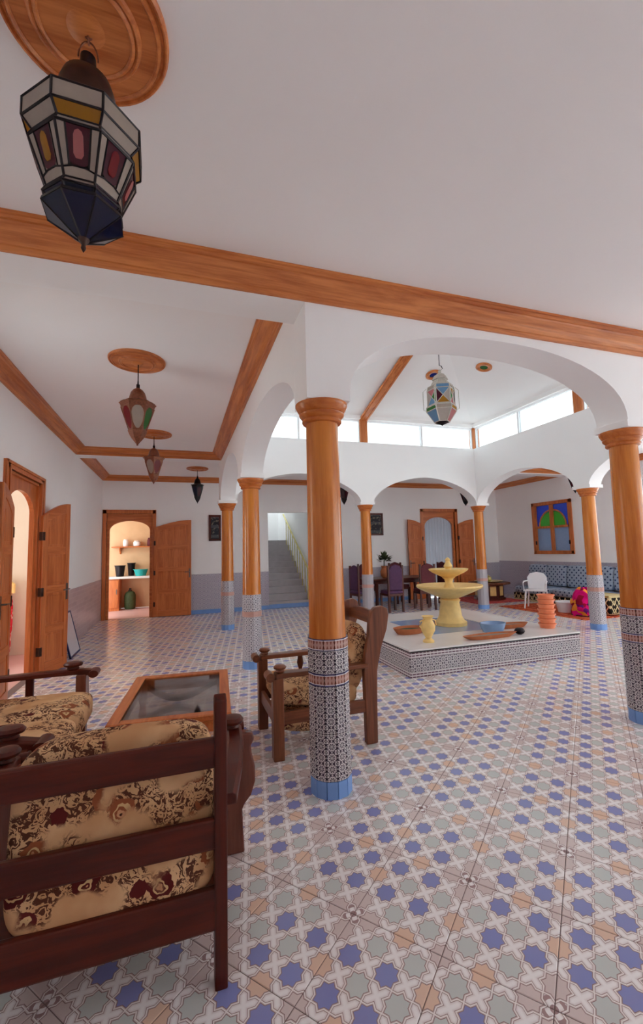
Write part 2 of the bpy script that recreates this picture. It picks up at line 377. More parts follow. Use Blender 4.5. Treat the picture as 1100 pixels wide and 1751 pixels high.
# ------------------------------------------------------------------ floor
fl = MB().box(XL-0.1, XR+0.1, YN-0.1, YF+0.1, -0.12, -0.003)
floor = struct('floor', fl, 'grout', 'patterned floor of printed star tiles laid diagonally across the whole hall', 'floor')
g_ = 0.0016; ha, hb = TA/2-g_, TB/2-g_; ch = 0.0025
def tile_geo(mb):
    o_ = [(-ha, -hb), (ha, -hb), (ha, hb), (-ha, hb)]; i_ = [(-ha+ch, -hb+ch), (ha-ch, -hb+ch), (ha-ch, hb-ch), (-ha+ch, hb-ch)]
    i = len(mb.v); mb.v += [(a, b, -0.010) for a, b in o_]+[(a, b, -ch*0.6) for a, b in o_]+[(a, b, 0.0) for a, b in i_]
    mb.f.append((i+8, i+9, i+10, i+11))
    for j in range(4): k = (j+1) % 4; mb.f += [(i+j, i+k, i+4+k, i+4+j), (i+4+j, i+4+k, i+8+k, i+8+j)]
tm = MB(); tile_geo(tm); tile_me = tm.mesh('tile', 'floor_tile')
d3v = Vector((math.cos(TT), -math.sin(TT), 0)); d1v = Vector((math.sin(TT), math.cos(TT), 0))
cand = []
for i in range(-40, 41):
    for j in range(-40, 41):
        c = d3v*(TU+(i+0.5)*TA)+d1v*(TV+(j+0.5)*TB)
        if XL-0.28 < c.x < XR+0.28 and YN-0.28 < c.y < YF+0.28:
            edge = not (XL+0.28 < c.x < XR-0.28 and YN+0.28 < c.y < YF-0.28)
            p = pix(c); vis = p is not None and -60 < p[0] < 1160 and p[1] < 1850
            cand.append((0 if (vis and not edge) else 1, (c-CC).length, c, edge))
cand.sort(key=lambda t: (t[0], t[1])); rest = MB(); R_ = Matrix.Rotation(-TT, 4, 'Z')
def clip_poly(poly):
    for ax, lim, sg in ((0, XL, 1), (0, XR, -1), (1, YN, 1), (1, YF, -1)):
        out = []
        for k in range(len(poly)):
            a, b = poly[k], poly[(k+1) % len(poly)]; da, db = sg*(a[ax]-lim), sg*(b[ax]-lim)
            if da >= 0: out.append(a)
            if (da >= 0) != (db >= 0): t = da/(da-db); out.append(a+(b-a)*t)
        poly = out
        if not poly: return poly
    return poly
for n_, (k, dist, c, edge) in enumerate(cand):
    if n_ < 296 and k == 0: obj('tile', tile_me, floor, loc=tuple(c), rot=(0, 0, -TT))
    elif not edge:
        b = len(rest.v); t2 = MB(); tile_geo(t2)
        rest.v += [tuple((R_ @ Vector(v))+c) for v in t2.v]; rest.f += [tuple(b+q for q in f) for f in t2.f]
    else:
        pl = clip_poly([(R_ @ Vector((a, b, 0)))+c for a, b in ((-ha, -hb), (ha, -hb), (ha, hb), (-ha, hb))])
        if len(pl) > 2: rest.poly(pl)
ro = rest.build('far_tiles', 'floor_tile', floor); ro['kind'] = 'stuff'

# ------------------------------------------------------------------ outer walls
def wall_x(mb, x0, x1, ya, yb, z0, z1, holes):     # wall in the yz plane with rectangular holes (y0,y1,z0,z1)
    ys = sorted({ya, yb, *[h[0] for h in holes], *[h[1] for h in holes]}); zs = sorted({z0, z1, *[h[2] for h in holes], *[h[3] for h in holes]})
    for a, b in zip(ys, ys[1:]):
        for c, d in zip(zs, zs[1:]):
            my, mz = (a+b)/2, (c+d)/2
            if any(h[0] < my < h[1] and h[2] < mz < h[3] for h in holes): continue
            mb.box(x0, x1, a, b, c, d)
    return mb
def wall_y(mb, y0, y1, xa, xb, z0, z1, holes):
    xs = sorted({xa, xb, *[h[0] for h in holes], *[h[1] for h in holes]}); zs = sorted({z0, z1, *[h[2] for h in holes], *[h[3] for h in holes]})
    for a, b in zip(xs, xs[1:]):
        for c, d in zip(zs, zs[1:]):
            mx_, mz = (a+b)/2, (c+d)/2
            if any(h[0] < mx_ < h[1] and h[2] < mz < h[3] for h in holes): continue
            mb.box(a, b, y0, y1, c, d)
    return mb
D1 = (5.36, 6.46)       # left door opening in y
struct('wall_left', wall_x(MB(), XL-0.1, XL, YN-0.2, YF+0.2, 0, 3.6, [(D1[0], D1[1], 0, 2.46), (3.4, 4.4, 1.2, 2.6)]), 'plaster', 'white plaster wall along the left side of the hall with a wooden double door', 'wall')
KD = (-1.64, -0.62); SD = (2.25, 3.45); FD = (6.98, 8.10)
struct('wall_far', wall_y(MB(), YF, YF+0.2, XL-0.2, XR+0.2, 0, 3.6, [(KD[0], KD[1], 0, 2.5), (SD[0], SD[1], 0, 2.55), (FD[0], FD[1], 0, 2.58)]), 'plaster', 'white plaster wall at the far end behind the arcade with doors and stairs', 'wall')
struct('wall_right', wall_x(MB(), XR, XR+0.2, YN-0.2, YF+0.2, 0, 3.6, [(8.56, 9.76, 1.30, 2.62), (-1.6, 1.0, 0.1, 2.9), (1.6, 3.6, 0.1, 2.9), (4.2, 6.3, 1.1, 2.9)]), 'plaster', 'white plaster wall at the right behind the blue cushioned bench', 'wall')
struct('wall_near', wall_y(MB(), YN-0.2, YN, XL-0.2, XR+0.2, 0, 3.6, [(6.6, 9.2, 0.1, 2.9)]), 'plaster', 'white plaster wall behind the viewer with a window added for daylight', 'wall')
def added_window(n, holes_axis, a0, a1, z0, z1, at):  # unseen windows added to light the near room, hall and right gallery
    t = thing('window_%d' % n, 'unseen clear window added to bring daylight into the room', 'window', (0, 0, 0), 0, 'unseen windows added for daylight', 'structure')
    f = MB(); m_ = (a0+a1)/2
    bars = [(a0, a1, z0, z0+0.06), (a0, a1, z1-0.06, z1), (a0, a0+0.06, z0, z1), (a1-0.06, a1, z0, z1), (m_-0.03, m_+0.03, z0, z1)]
    for p, q, r, s in bars:
        if holes_axis == 'x': f.box(p, q, at-0.12, at-0.06, r, s)
        else: f.box(at+0.06, at+0.12, p, q, r, s)
    f.build('window_frame', 'door_wood_z', t)
    for p, q in ((a0+0.06, m_-0.03), (m_+0.03, a1-0.06)):
        g = MB()
        if holes_axis == 'x': g.box(p, q, at-0.095, at-0.089, z0+0.06, z1-0.06)
        else: g.box(at+0.087, at+0.093, p, q, z0+0.06, z1-0.06)
        g.build('pane', 'near_glass', t)
for k, (a, b) in enumerate([(6.6, 9.2)]): added_window(k+1, 'x', a, b, 0.1, 2.9, YN)
added_window(2, 'y', -1.6, 1.0, 0.1, 2.9, XR); added_window(3, 'y', 1.6, 3.6, 0.1, 2.9, XR); added_window(4, 'y', 4.2, 6.3, 1.1, 2.9, XR); added_window(5, 'y', 3.4, 4.4, 1.2, 2.6, XL-0.15)

# ceilings
struct('ceiling', MB().box(XL, XR, YN, CY[0]-HW, ZF, ZF+0.15), 'ceiling', 'flat pale ceiling over the near room with a round wooden rosette', 'ceiling')
cg = MB(); cg.box(XL, CX[0]-HW, CY[0]+HW, YF, ZC, ZC+0.15); cg.box(CX[0]-HW, CX[2]+HW, CY[2]+HW, YF, ZC, ZC+0.15); cg.box(CX[2]+HW, XR, CY[0]+HW, YF, ZC, ZC+0.15)
struct('ceiling_gallery', cg, 'ceiling', 'flat pale ceiling over the galleries around the courtyard', 'ceiling')
bm_ = MB(); bm_.box(XL, CX[0]-HW, CY[0]-HW, CY[0]+HW, 3.12, 3.6)
struct('trim_1', bm_, 'plaster', 'white ceiling beam spanning from the front column to the left wall', 'beam')
struct('trim_2', MB().box(XL, CX[0]-HW, CY[2]-0.33, CY[2]-0.05, 3.30, 3.6), 'plaster', 'white cross beam over the hall in front of the kitchen door', 'beam')
struct('trim_3', MB().box(CX[2]+HW, XR, CY[2]-0.33, CY[2]-0.05, 3.28, 3.6), 'plaster', 'white cross beam over the right gallery above the bench', 'beam')
struct('trim_4', MB().box(CX[2]+HW, XR, CY[0]-HW, CY[0]+HW, 3.0, 3.6), 'plaster', 'white ceiling beam from the arcade to the right wall', 'beam')

# ------------------------------------------------------------------ arcades
def arcade(name, pts, fixed, axis, crown, pw, label):
    # pts: column positions along the axis; fixed: coordinate across
    mb = MB(); N = 28
    def P(s, t, z): return (s, fixed+t, z) if axis == 'x' else (fixed+t, s, z)
    def slab(sa, sb, z0a, z0b):
        a, b = (sa, sb)
        for t in (-HW, HW): mb.quad(P(a, t, z0a), P(b, t, z0b), P(b, t, ZSILL), P(a, t, ZSILL))
        mb.quad(P(a, -HW, z0a), P(b, -HW, z0b), P(b, HW, z0b), P(a, HW, z0a)); mb.quad(P(a, -HW, ZSILL), P(b, -HW, ZSILL), P(b, HW, ZSILL), P(a, HW, ZSILL))
    ends = (pts[0]-HW, pts[-1]+HW) if axis == 'x' else (pts[0]+HW+0.002, pts[-1]-HW-0.002); zs = 2.535
    edges = []
    for k in range(len(pts)-1):
        a, b = pts[k]+HW+0.01, pts[k+1]-HW-0.01; edges.append((a, b))
        half = (b-a)/2; mid = (a+b)/2; cr = crown[k]
        prev = None
        for q in range(N+1):
            th = PI-PI*q/N; u = math.cos(th); s = mid+half*u; z = zs+(cr-zs)*max(0, 1-abs(u)**pw)**(1/pw)
            if prev: slab(prev[0], s, prev[1], z)
            prev = (s, z)
    cuts = [ends[0]]+[e for ab in edges for e in ab]+[ends[1]]
    for q in range(0, len(cuts), 2): slab(cuts[q], cuts[q+1], ZCOL, ZCOL)
    for s in ends: mb.quad(P(s, -HW, ZCOL), P(s, HW, ZCOL), P(s, HW, ZSILL), P(s, -HW, ZSILL))
    # small impost ledges where the arches spring
    for q in range(len(pts)):
        if (name == 'wall_arcade_near' and q == 0) or (axis == 'y' and q != 1): continue
        c = pts[q]
        if axis == 'x' and q in (0, 2): mb.box(c-HW-0.035, c+HW+0.035, fixed-HW-0.035, fixed+HW+0.035, ZCOL+0.002, ZCOL+0.06)
        elif axis == 'x': mb.box(c-HW-0.035, c+HW+0.035, fixed-HW-0.012, fixed+HW+0.012, ZCOL+0.002, ZCOL+0.06)
        else: mb.box(fixed-HW-0.012, fixed+HW+0.012, c-HW-0.035, c+HW+0.035, ZCOL+0.002, ZCOL+0.06)
    return struct(name, mb, 'plaster', label, 'arcade', smooth=30)
arcade('wall_arcade_near', CX, CY[0], 'x', [3.06, 3.06], 2.2, 'white arched wall carried by the two nearest columns')
arcade('wall_arcade_far', CXB, CY[2], 'x', [3.13, 3.13], 1.75, 'white arched wall beyond the fountain under the skylight windows')
arcade('wall_arcade_left', CY, CX[0], 'y', [3.0, 3.12], 1.9, 'white arched wall between the left hall and the fountain court')
arcade('wall_arcade_right', CY, CX[2], 'y', [3.12, 3.12], 1.75, 'white arched wall on the right of the fountain court before the bench')

# clerestory windows, wooden pilasters and pyramid roof
wn = 6
def clerestory(axis, a, b, fixed, label):
    global wn
    t = thing('window_%d' % wn, label, 'window', (0, 0, 0), 0, None, 'structure'); wn += 1
    a += 0.07; b -= 0.07; z0, z1 = ZSILL+0.03, ZTOP-0.06; m_ = (a+b)/2; f = MB()
    def B(mb, p, q, th, r, s):
        if axis == 'x': mb.box(p, q, fixed-th, fixed+th, r, s)
        else: mb.box(fixed-th, fixed+th, p, q, r, s)
    for p, q, r, s in ((a, b, z0-0.03, z0), (a, b, z1, ZTOP), (a, a+0.035, z0, z1), (b-0.035, b, z0, z1), (m_-0.02, m_+0.02, z0, z1)): B(f, p, q, 0.035, r, s)
    f.build('window_frame', 'white_gloss', t)
    for p, q in ((a+0.035, m_-0.02), (m_+0.02, b-0.035)):
        g = MB(); B(g, p, q, 0.004, z0, z1); g.build('pane', 'window_glass', t)
for k in range(2):
    clerestory('x', CXB[k], CXB[k+1], CY[2], ['skylight window pair over the far arcade, left of the middle pilaster', 'skylight window pair over the far arcade, right of the middle pilaster'][k])
    clerestory('y', CY[k], CY[k+1], CX[2], ['near skylight window pair over the right arcade', 'skylight window pair over the right arcade next to the far corner'][k])
    clerestory('y', CY[k], CY[k+1], CX[0], ['near skylight window pair over the left arcade', 'far skylight window pair over the left arcade'][k])
    clerestory('x', CX[k], CX[k+1], CY[0], ['left skylight window pair over the near arcade', 'right skylight window pair over the near arcade'][k])
tn = 5
APEX = Vector(((CX[0]+CX[2])/2, (CY[0]+CY[2])/2, 5.32))
for (x, y, lab) in [(CX[0], CY[0], 'near left'), (CX[2], CY[0], 'near right'), (CX[0], CY[2], 'far left'), (CX[2], CY[2], 'far right corner'), (CXB[1], CY[2], 'middle of the far side'), (CX[1], CY[0], 'middle of the near side'), (CX[0], CY[1], 'middle of the left side'), (CX[2], CY[1], 'middle of the right side')]:
    pm = MB().box(x-0.085, x+0.085, y-0.085, y+0.085, ZSILL, ZTOP)
    for s in (-1, 1):
        pm.box(x+s*0.06-0.012, x+s*0.06+0.012, y-0.092, y+0.092, ZSILL, ZTOP); pm.box(x-0.092, x+0.092, y+s*0.06-0.012, y+s*0.06+0.012, ZSILL, ZTOP)
    struct('trim_%d' % tn, pm, 'orange_wood_z', 'orange wooden pilaster between skylight windows, '+lab, 'pilaster'); tn += 1
x0, x1, y0, y1 = CX[0]-HW, CX[2]+HW, CY[0]-HW, CY[2]+HW
rf = MB(); EZ = ZTOP
cor = [(x0, y0), (x1, y0), (x1, y1), (x0, y1)]
for k in range(4):
    a, b = cor[k], cor[(k+1) % 4]
    rf.poly([(a[0], a[1], EZ), (b[0], b[1], EZ), APEX]); rf.poly([(a[0], a[1], EZ+0.2), (b[0], b[1], EZ+0.2), APEX+Vector((0, 0, 0.2))])
    rf.quad((a[0], a[1], EZ), (b[0], b[1], EZ), (b[0], b[1], EZ+0.2), (a[0], a[1], EZ+0.2))
struct('ceiling_skylight', rf, 'ceiling', 'pale pyramid ceiling raised over the fountain court', 'ceiling')
e = MB()   # thin cornice under the roof
for t in (0.0,):
    e.box(x0+0.11, x1-0.11, y1-0.13-HW, y1-0.08-HW, ZTOP-0.03, ZTOP+0.05); e.box(x1-0.13-HW, x1-0.08-HW, y0+0.2, y1-0.2, ZTOP-0.03, ZTOP+0.05); e.box(x0+0.08+HW, x0+0.13+HW, y0+0.2, y1-0.2, ZTOP-0.03, ZTOP+0.05)
struct('trim_%d' % tn, e, 'ceiling', 'thin pale cornice above the skylight windows', 'cornice'); tn += 1
def rib(p, q, wd, th):
    d = (q-p); L = d.length; d.normalize(); s = d.cross(Vector((0, 0, 1))).normalized(); u = s.cross(d)
    mt = Matrix(((d.x, s.x, u.x, p.x), (d.y, s.y, u.y, p.y), (d.z, s.z, u.z, p.z), (0, 0, 0, 1)))
    mb = MB().box(0, L, -wd/2, wd/2, -th, 0.0, mt)
    for sg in (-1, 1): mb.box(0, L, sg*wd*0.33-0.012, sg*wd*0.33+0.012, -th-0.012, 0, mt)
    return mb
for p, lab in [(Vector((CXB[1], CY[2]-0.06, ZTOP+0.0)), 'far'), (Vector((CX[1], CY[0]+0.06, ZTOP)), 'near')]:
    q = p.lerp(Vector((p.x, APEX.y, APEX.z)), 0.96)
    struct('trim_%d' % tn, rib(p, q, 0.19, 0.05), 'orange_wood_y', 'orange wooden rib rising along the pyramid ceiling from the %s side' % lab, 'ceiling rib'); tn += 1

# crown mouldings
def crown(p0, p1, nrm, zt, h, pr, axis, label, mitre=(0, 0)):
    global tn
    d = Vector((p1[0]-p0[0], p1[1]-p0[1], 0)); L = d.length; d.normalize(); nv = Vector((nrm[0], nrm[1], 0))
    prof = [(0.0, -h), (0.018, -h), (0.024, -h*0.86), (0.034, -h*0.84), (0.040, -h*0.72), (pr*0.36+0.02, -h*0.60), (pr*0.70, -h*0.30), (pr*0.74, -h*0.24), (pr*0.86, -h*0.22), (pr*0.9, -h*0.12), (pr, -h*0.10), (pr, -0.001), (0.0, -0.001)]
    mb = MB(); n = len(prof)
    for e_, base in ((0, Vector((p0[0], p0[1], 0))), (1, Vector((p1[0], p1[1], 0)))):
        for a, z in prof:
            sh = mitre[e_]*a*(1 if e_ == 0 else -1); mb.v.append(tuple(base+nv*a+d*sh+Vector((0, 0, zt+z))))
    for j in range(n): k = (j+1) % n; mb.f.append((j, k, n+k, n+j))
    mb.f += [tuple(range(n)), tuple(range(n, 2*n))]
    struct('trim_%d' % tn, mb, 'orange_wood_'+axis, label, 'moulding'); tn += 1
crown((XL, CY[0]-HW), (XR, CY[0]-HW), (0, -1), ZF, 0.178, 0.10, 'x', 'long orange wooden moulding along the edge of the near ceiling')
YB1, YB2 = CY[2]-0.33, CY[2]-0.05
crown((XL, CY[0]+HW), (XL, YB1), (1, 0), ZC, 0.12, 0.175, 'y', 'orange wooden moulding along the left wall of the hall ceiling', (0, 1))
crown((CX[0]-HW, CY[0]+HW), (CX[0]-HW, YB1), (-1, 0), ZC, 0.12, 0.175, 'y', 'orange wooden moulding along the arcade side of the hall ceiling', (0, 1))
crown((XL, YB1), (CX[0]-HW, YB1), (0, -1), ZC, 0.12, 0.175, 'x', 'orange wooden moulding across the end of the hall ceiling', (1, 1))
crown((XL, YB2), (XL, YF), (1, 0), ZC, 0.12, 0.175, 'y', 'short orange wooden moulding on the left wall near the kitchen door', (0, 1))
crown((XL, YF), (XR, YF), (0, -1), ZC, 0.12, 0.175, 'x', 'orange wooden moulding along the top of the far wall', (1, 1))
crown((XR, YB2), (XR, YF), (-1, 0), ZC, 0.12, 0.175, 'y', 'orange wooden moulding on the right wall above the window', (0, 1))
crown((XR, CY[0]+HW), (XR, YB1), (-1, 0), ZC, 0.12, 0.175, 'y', 'orange wooden moulding on the right wall above the bench', (0, 1))
crown((CX[2]+HW, YB1), (XR, YB1), (0, -1), ZC, 0.12, 0.175, 'x', 'orange wooden moulding across the beam of the right gallery', (1, 1))
crown((CX[2]+HW, YB2), (XR, YB2), (0, 1), ZC, 0.12, 0.175, 'x', 'orange wooden moulding on the back of the right gallery beam', (0, 1))

# wainscots and skirting
ww = MB(); ww.box(XL, XL+0.012, YN, D1[0]-0.16, 0, 0.95); ww.box(XL, XL+0.012, D1[1]+0.16, YF, 0, 0.95)
struct('baseboard_left', ww, 'wall_tile_left', 'lilac grey tiled wainscot along the left wall', 'wainscot')
wf = MB()
for a, b in ((0.0+KD[1]+0.12, SD[0]), (SD[1], FD[0]-0.12), (FD[1]+0.12, XR)): wf.box(a, b, YF-0.012, YF, 0.10, 0.98)
struct('baseboard_far', wf, 'wainscot_x', 'lilac grey mosaic wainscot along the far wall', 'wainscot')
wb = MB()
for a, b in ((0.0+KD[1]+0.12, SD[0]), (SD[1], FD[0]-0.12), (FD[1]+0.12, XR)): wb.box(a, b, YF-0.016, YF, 0.0, 0.10)
struct('trim_%d' % tn, wb, 'blue_tile', 'light blue tile skirting along the far wall', 'skirting'); tn += 1
struct('baseboard_right', MB().box(XR-0.012, XR, 4.4, YF-0.012, 0, 1.03), 'wainscot_y', 'lilac grey mosaic wainscot behind the blue bench cushions', 'wainscot')

# ------------------------------------------------------------------ columns
NS = 12
def column_parts(t, detail, s=0.0):
    MB().lathe([(0.122, 0.945), (0.119, 1.0), (0.114, 1.6), (0.110, 2.1), (0.108, 2.37)], 32).build('shaft', 'column_wood', t, 40)
    MB().lathe([(0.107, 2.345), (0.128, 2.35), (0.134, 2.358), (0.134, 2.37), (0.128, 2.378), (0.134, 2.385), (0.150, 2.40), (0.154, 2.412), (0.150, 2.42), (0.158, 2.43), (0.172, 2.455), (0.178, 2.468), (0.178, 2.48)], 40).build('capital', 'column_wood_capital', t, 35)
    if not detail:
        MB().lathe([(0.130, 0.0), (0.130, 0.10)], NS).build('plinth_tiles', 'blue_tile', t)
        MB().lathe([(0.128, 0.10), (0.128, 0.945)], NS).build('tiled_base', 'mosaic_cyl', t)
        MB().lathe([(0.1295, 0.66), (0.1295, 0.73)], NS).build('border_tiles', 'band_pale', t)
        return
    MB().lathe([(0.122, 0.0), (0.122, 0.945)], NS*2).build('core', 'grout_white', t)
    rows = [(0.0, 0.10, 'blue_tile'), (0.103, 0.379, 'mosaic_strip'), (0.381, 0.657, 'mosaic_strip'), (0.660, 0.735, 'band_strip'), (0.738, 0.872, 'mosaic_strip'), (0.875, 0.945, 'band_strip')]
    for z0, z1, mt in rows:
        wid = 0.1265*math.tan(PI/NS)-0.0022; mb = MB(); mb.box(-wid, wid, 0.1185, 0.129, z0-(z0+z1)/2, z1-(z0+z1)/2)
        me = mb.mesh('tile', mt)
        for k in range(NS): obj('tile', me, t, loc=(0, 0, (z0+z1)/2), rot=(0, 0, 2*PI*(k+0.5)/NS))
cols = [(CX[0], CY[0], 1, 'nearest orange wooden column on a black and white mosaic base, centre of the room'), (CX[1]-0.03, CY[0]+0.01, 1, 'orange wooden column with mosaic base at the right edge'), (CX[0], CY[1], 0, 'second orange column behind the front one, along the left arcade'), (CX[0], CY[2], 0, 'thin far orange column nearest the kitchen door'),
        (CXB[1], CY[2], 0, 'far orange column between the stairs and the dining chairs'), (CX[2], CY[2], 0, 'far corner orange column right of the fountain'), (CX[2], CY[1], 0, 'orange column beside the magenta blanket and bench'), (CX[2], CY[0], 0, 'orange column out at the near right corner of the court')]
for x, y, dt, lab in cols:
    t = thing('column', lab, 'column', (x, y, 0), 0, 'columns around the fountain court'); column_parts(t, dt)

# ------------------------------------------------------------------ doors
def door_leaf(name, parent, wid, h_hinge, h_free, loc, rz, mat='door_wood_z', handle=True, hinges=True, npan=4):
    # local: hinge edge at x=0, free edge at x=wid, slab in y -0.02..0.02
    K = 10; top = [(wid*q/K, h_hinge+(h_free-h_hinge)*math.sin(PI/2*q/K)) for q in range(K+1)]
    core = [(0, 0.01), (wid, 0.01)]+list(reversed(top))
    lf = MB().prism(core, -0.012, 0.012, 'y').build(name, mat, parent, loc=loc, rot=(0, 0, rz))
    st = 0.085*min(1, wid/0.5)
    sm = MB(); ty = 0.021
    def topz(x): return h_hinge+(h_free-h_hinge)*math.sin(PI/2*max(0, min(1, x/wid)))
    sm.prism([(0, 0.01), (st, 0.01), (st, topz(st)), (0, topz(0))], -ty, ty, 'y'); sm.prism([(wid-st, 0.01), (wid, 0.01), (wid, topz(wid)), (wid-st, topz(wid-st))], -ty, ty, 'y')
    sm.build('stile', mat, lf, bevel=0.003)
    zr = [0.01]+[0.01+h_hinge*k/npan for k in range(1, npan)]
    rl = MB()
    for k, z in enumerate(zr): rl.box(st, wid-st, -ty, ty, z, z+(0.15 if k == 0 else 0.10))
    K2 = 8; xs = [st+(wid-2*st)*q/K2 for q in range(K2+1)]
    rl.prism([(x, topz(x)-0.13) for x in xs]+[(x, topz(x)) for x in reversed(xs)], -ty, ty, 'y')
    rl.build('rail', mat.replace('_z', '_x'), lf, bevel=0.003)
    for k in range(npan):
        z0 = zr[k]+(0.15 if k == 0 else 0.10)+0.03; z1 = (zr[k+1]-0.03) if k < npan-1 else h_hinge-0.13
        m_ = 0.03; pm = MB().prism([(st+m_, z0), (wid-st-m_, z0), (wid-st-m_, z1+(0.6*(topz(wid-st)-topz(st)) if k == npan-1 else 0)), (st+m_, z1)], -0.018, 0.018, 'y')
        pm.build('panel', mat, lf, bevel=0.004)
    if handle:
        hm = MB()
        for s in (-1, 1):
            hm.box(wid-0.055, wid-0.02, s*0.021-0.004, s*0.021+0.004, 0.92, 1.14); hm.tube([(wid-0.038, s*0.02, 1.06), (wid-0.038, s*0.065, 1.06), (wid-0.15, s*0.07, 1.055)], 0.009, 8)
        hm.build('handle', 'steel', lf, 40)
    if hinges:
        for z in (0.25, 1.0, 1.72): MB().box(-0.012, 0.03, -0.026, 0.026, z, z+0.11).build('hinge', 'brass_dark', lf)
    return lf
def arch_frame(mb, a0, a1, zt, ia, ib, zs, zc, lo, hi, axis):
    # rectangular frame a0..a1 up to zt with arched opening ia..ib springing at zs, crown zc
    K = 18; mid = (ia+ib)/2; half = (ib-ia)/2
    mb.prism([(a0, 0), (ia, 0), (ia, zt), (a0, zt)], lo, hi, axis); mb.prism([(ib, 0), (a1, 0), (a1, zt), (ib, zt)], lo, hi, axis)
    pts = [(mid+half*math.cos(PI-PI*q/K), zs+(zc-zs)*math.sin(PI*q/K)) for q in range(K+1)]
    for (a, b), (c, d) in zip(pts, pts[1:]): mb.prism([(a, b), (c, d), (c, zt), (a, zt)], lo, hi, axis)
# left double door
dr = thing('door_1', 'wooden double door with arched leaves standing open in the left wall', 'door', (0, 0, 0), 0, None, 'structure')
fm = MB(); arch_frame(fm, D1[0], D1[1], 2.46, D1[0]+0.08, D1[1]-0.08, 2.02, 2.30, XL-0.08, XL-0.03, 'x'); fm.build('spandrel', 'door_wood_z', dr)
fm = MB()
for o_, i_, pr in ((0.14, 0.0, 0.022), (0.14, 0.09, 0.034), (0.035, 0.0, 0.034)):
    for a, b in ((D1[0]-o_, D1[0]-i_), (D1[1]+i_, D1[1]+o_)): fm.box(XL-0.02, XL+pr, a, b, 0, 2.46+o_*0.6)
    fm.box(XL-0.02, XL+pr, D1[0]-o_, D1[1]+o_, 2.46+i_*0.6, 2.46+o_*0.6)
fm.build('casing', 'door_wood_z', dr, bevel=0.004)
jm = MB(); jm.box(XL-0.1, XL, D1[0], D1[0]+0.03, 0, 2.46); jm.box(XL-0.1, XL, D1[1]-0.03, D1[1], 0, 2.46); jm.box(XL-0.1, XL, D1[0], D1[1], 2.43, 2.46); jm.build('jamb', 'door_wood_z', dr)
FE = Vector((-1.475, 6.86)); HG = Vector((XL+0.05, 6.43)); dv = FE-HG
door_leaf('door_leaf', dr, dv.length, 2.04, 2.24, (HG.x, HG.y, 0), math.atan2(dv.y, dv.x))
HG2 = Vector((XL+0.05, D1[0]+0.0)); FE2 = Vector((-1.63, 4.87)); dv = FE2-HG2
door_leaf('door_leaf', dr, dv.length, 2.04, 2.24, (HG2.x, HG2.y, 0), math.atan2(dv.y, dv.x))
# kitchen door
dk = thing('door_2', 'wooden kitchen door with one arched leaf open against the far wall', 'door', (0, 0, 0), 0, None, 'structure')
fm = MB(); arch_frame(fm, KD[0], KD[1], 2.5, KD[0]+0.06, KD[1]-0.06, 2.1, 2.33, YF+0.03, YF+0.1, 'y'); fm.build('spandrel', 'door_wood_x', dk)
fm = MB(); fm.box(KD[0]-0.08, KD[0], YF-0.03, YF+0.2, 0, 2.59); fm.box(KD[1], KD[1]+0.08, YF-0.03, YF+0.2, 0, 2.59); fm.box(KD[0]-0.08, KD[1]+0.08, YF-0.03, YF+0.2, 2.5, 2.59); fm.build('casing', 'door_wood_z', dk, bevel=0.004)
door_leaf('door_leaf', dk, 0.86, 2.16, 2.34, (KD[1]+0.05, YF-0.06, 0), -0.06)
# far double door with curtain
df = thing('door_3', 'wooden double door in the far wall with both leaves folded back', 'door', (0, 0, 0), 0, None, 'structure')
fm = MB(); arch_frame(fm, FD[0], FD[1], 2.58, FD[0]+0.07, FD[1]-0.07, 2.14, 2.42, YF+0.03, YF+0.1, 'y'); fm.build('spandrel', 'door_wood_x', df)
fm = MB(); fm.box(FD[0]-0.09, FD[0], YF-0.03, YF+0.2, 0, 2.67); fm.box(FD[1], FD[1]+0.09, YF-0.03, YF+0.2, 0, 2.67); fm.box(FD[0]-0.09, FD[1]+0.09, YF-0.03, YF+0.2, 2.58, 2.67); fm.build('casing', 'door_wood_z', df, bevel=0.004)
door_leaf('door_leaf', df, 0.52, 2.2, 2.34, (FD[1]+0.07, YF-0.06, 0), -0.10)
door_leaf('door_leaf', df, 0.52, 2.2, 2.34, (FD[0]-0.07, YF-0.06, 0), PI+0.10)
cu = MB(); K = 60
for q in range(K): 
    xa, xb = FD[0]+(FD[1]-FD[0])*q/K, FD[0]+(FD[1]-FD[0])*(q+1)/K
    ya, yb = YF+0.16+0.02*math.sin(q*1.1), YF+0.16+0.02*math.sin((q+1)*1.1); cu.quad((xa, ya, 0.02), (xb, yb, 0.02), (xb, yb, 2.5), (xa, ya, 2.5))
co_ = cu.build('door_curtain', 'curtain', None, 60); tag(co_, 'pale curtain hanging in the far double door behind the fountain', 'curtain')  # translucent cloth added to tone the bright open sky behind down to grey
sd = co_.modifiers.new('thick', 'SOLIDIFY'); sd.thickness = 0.004

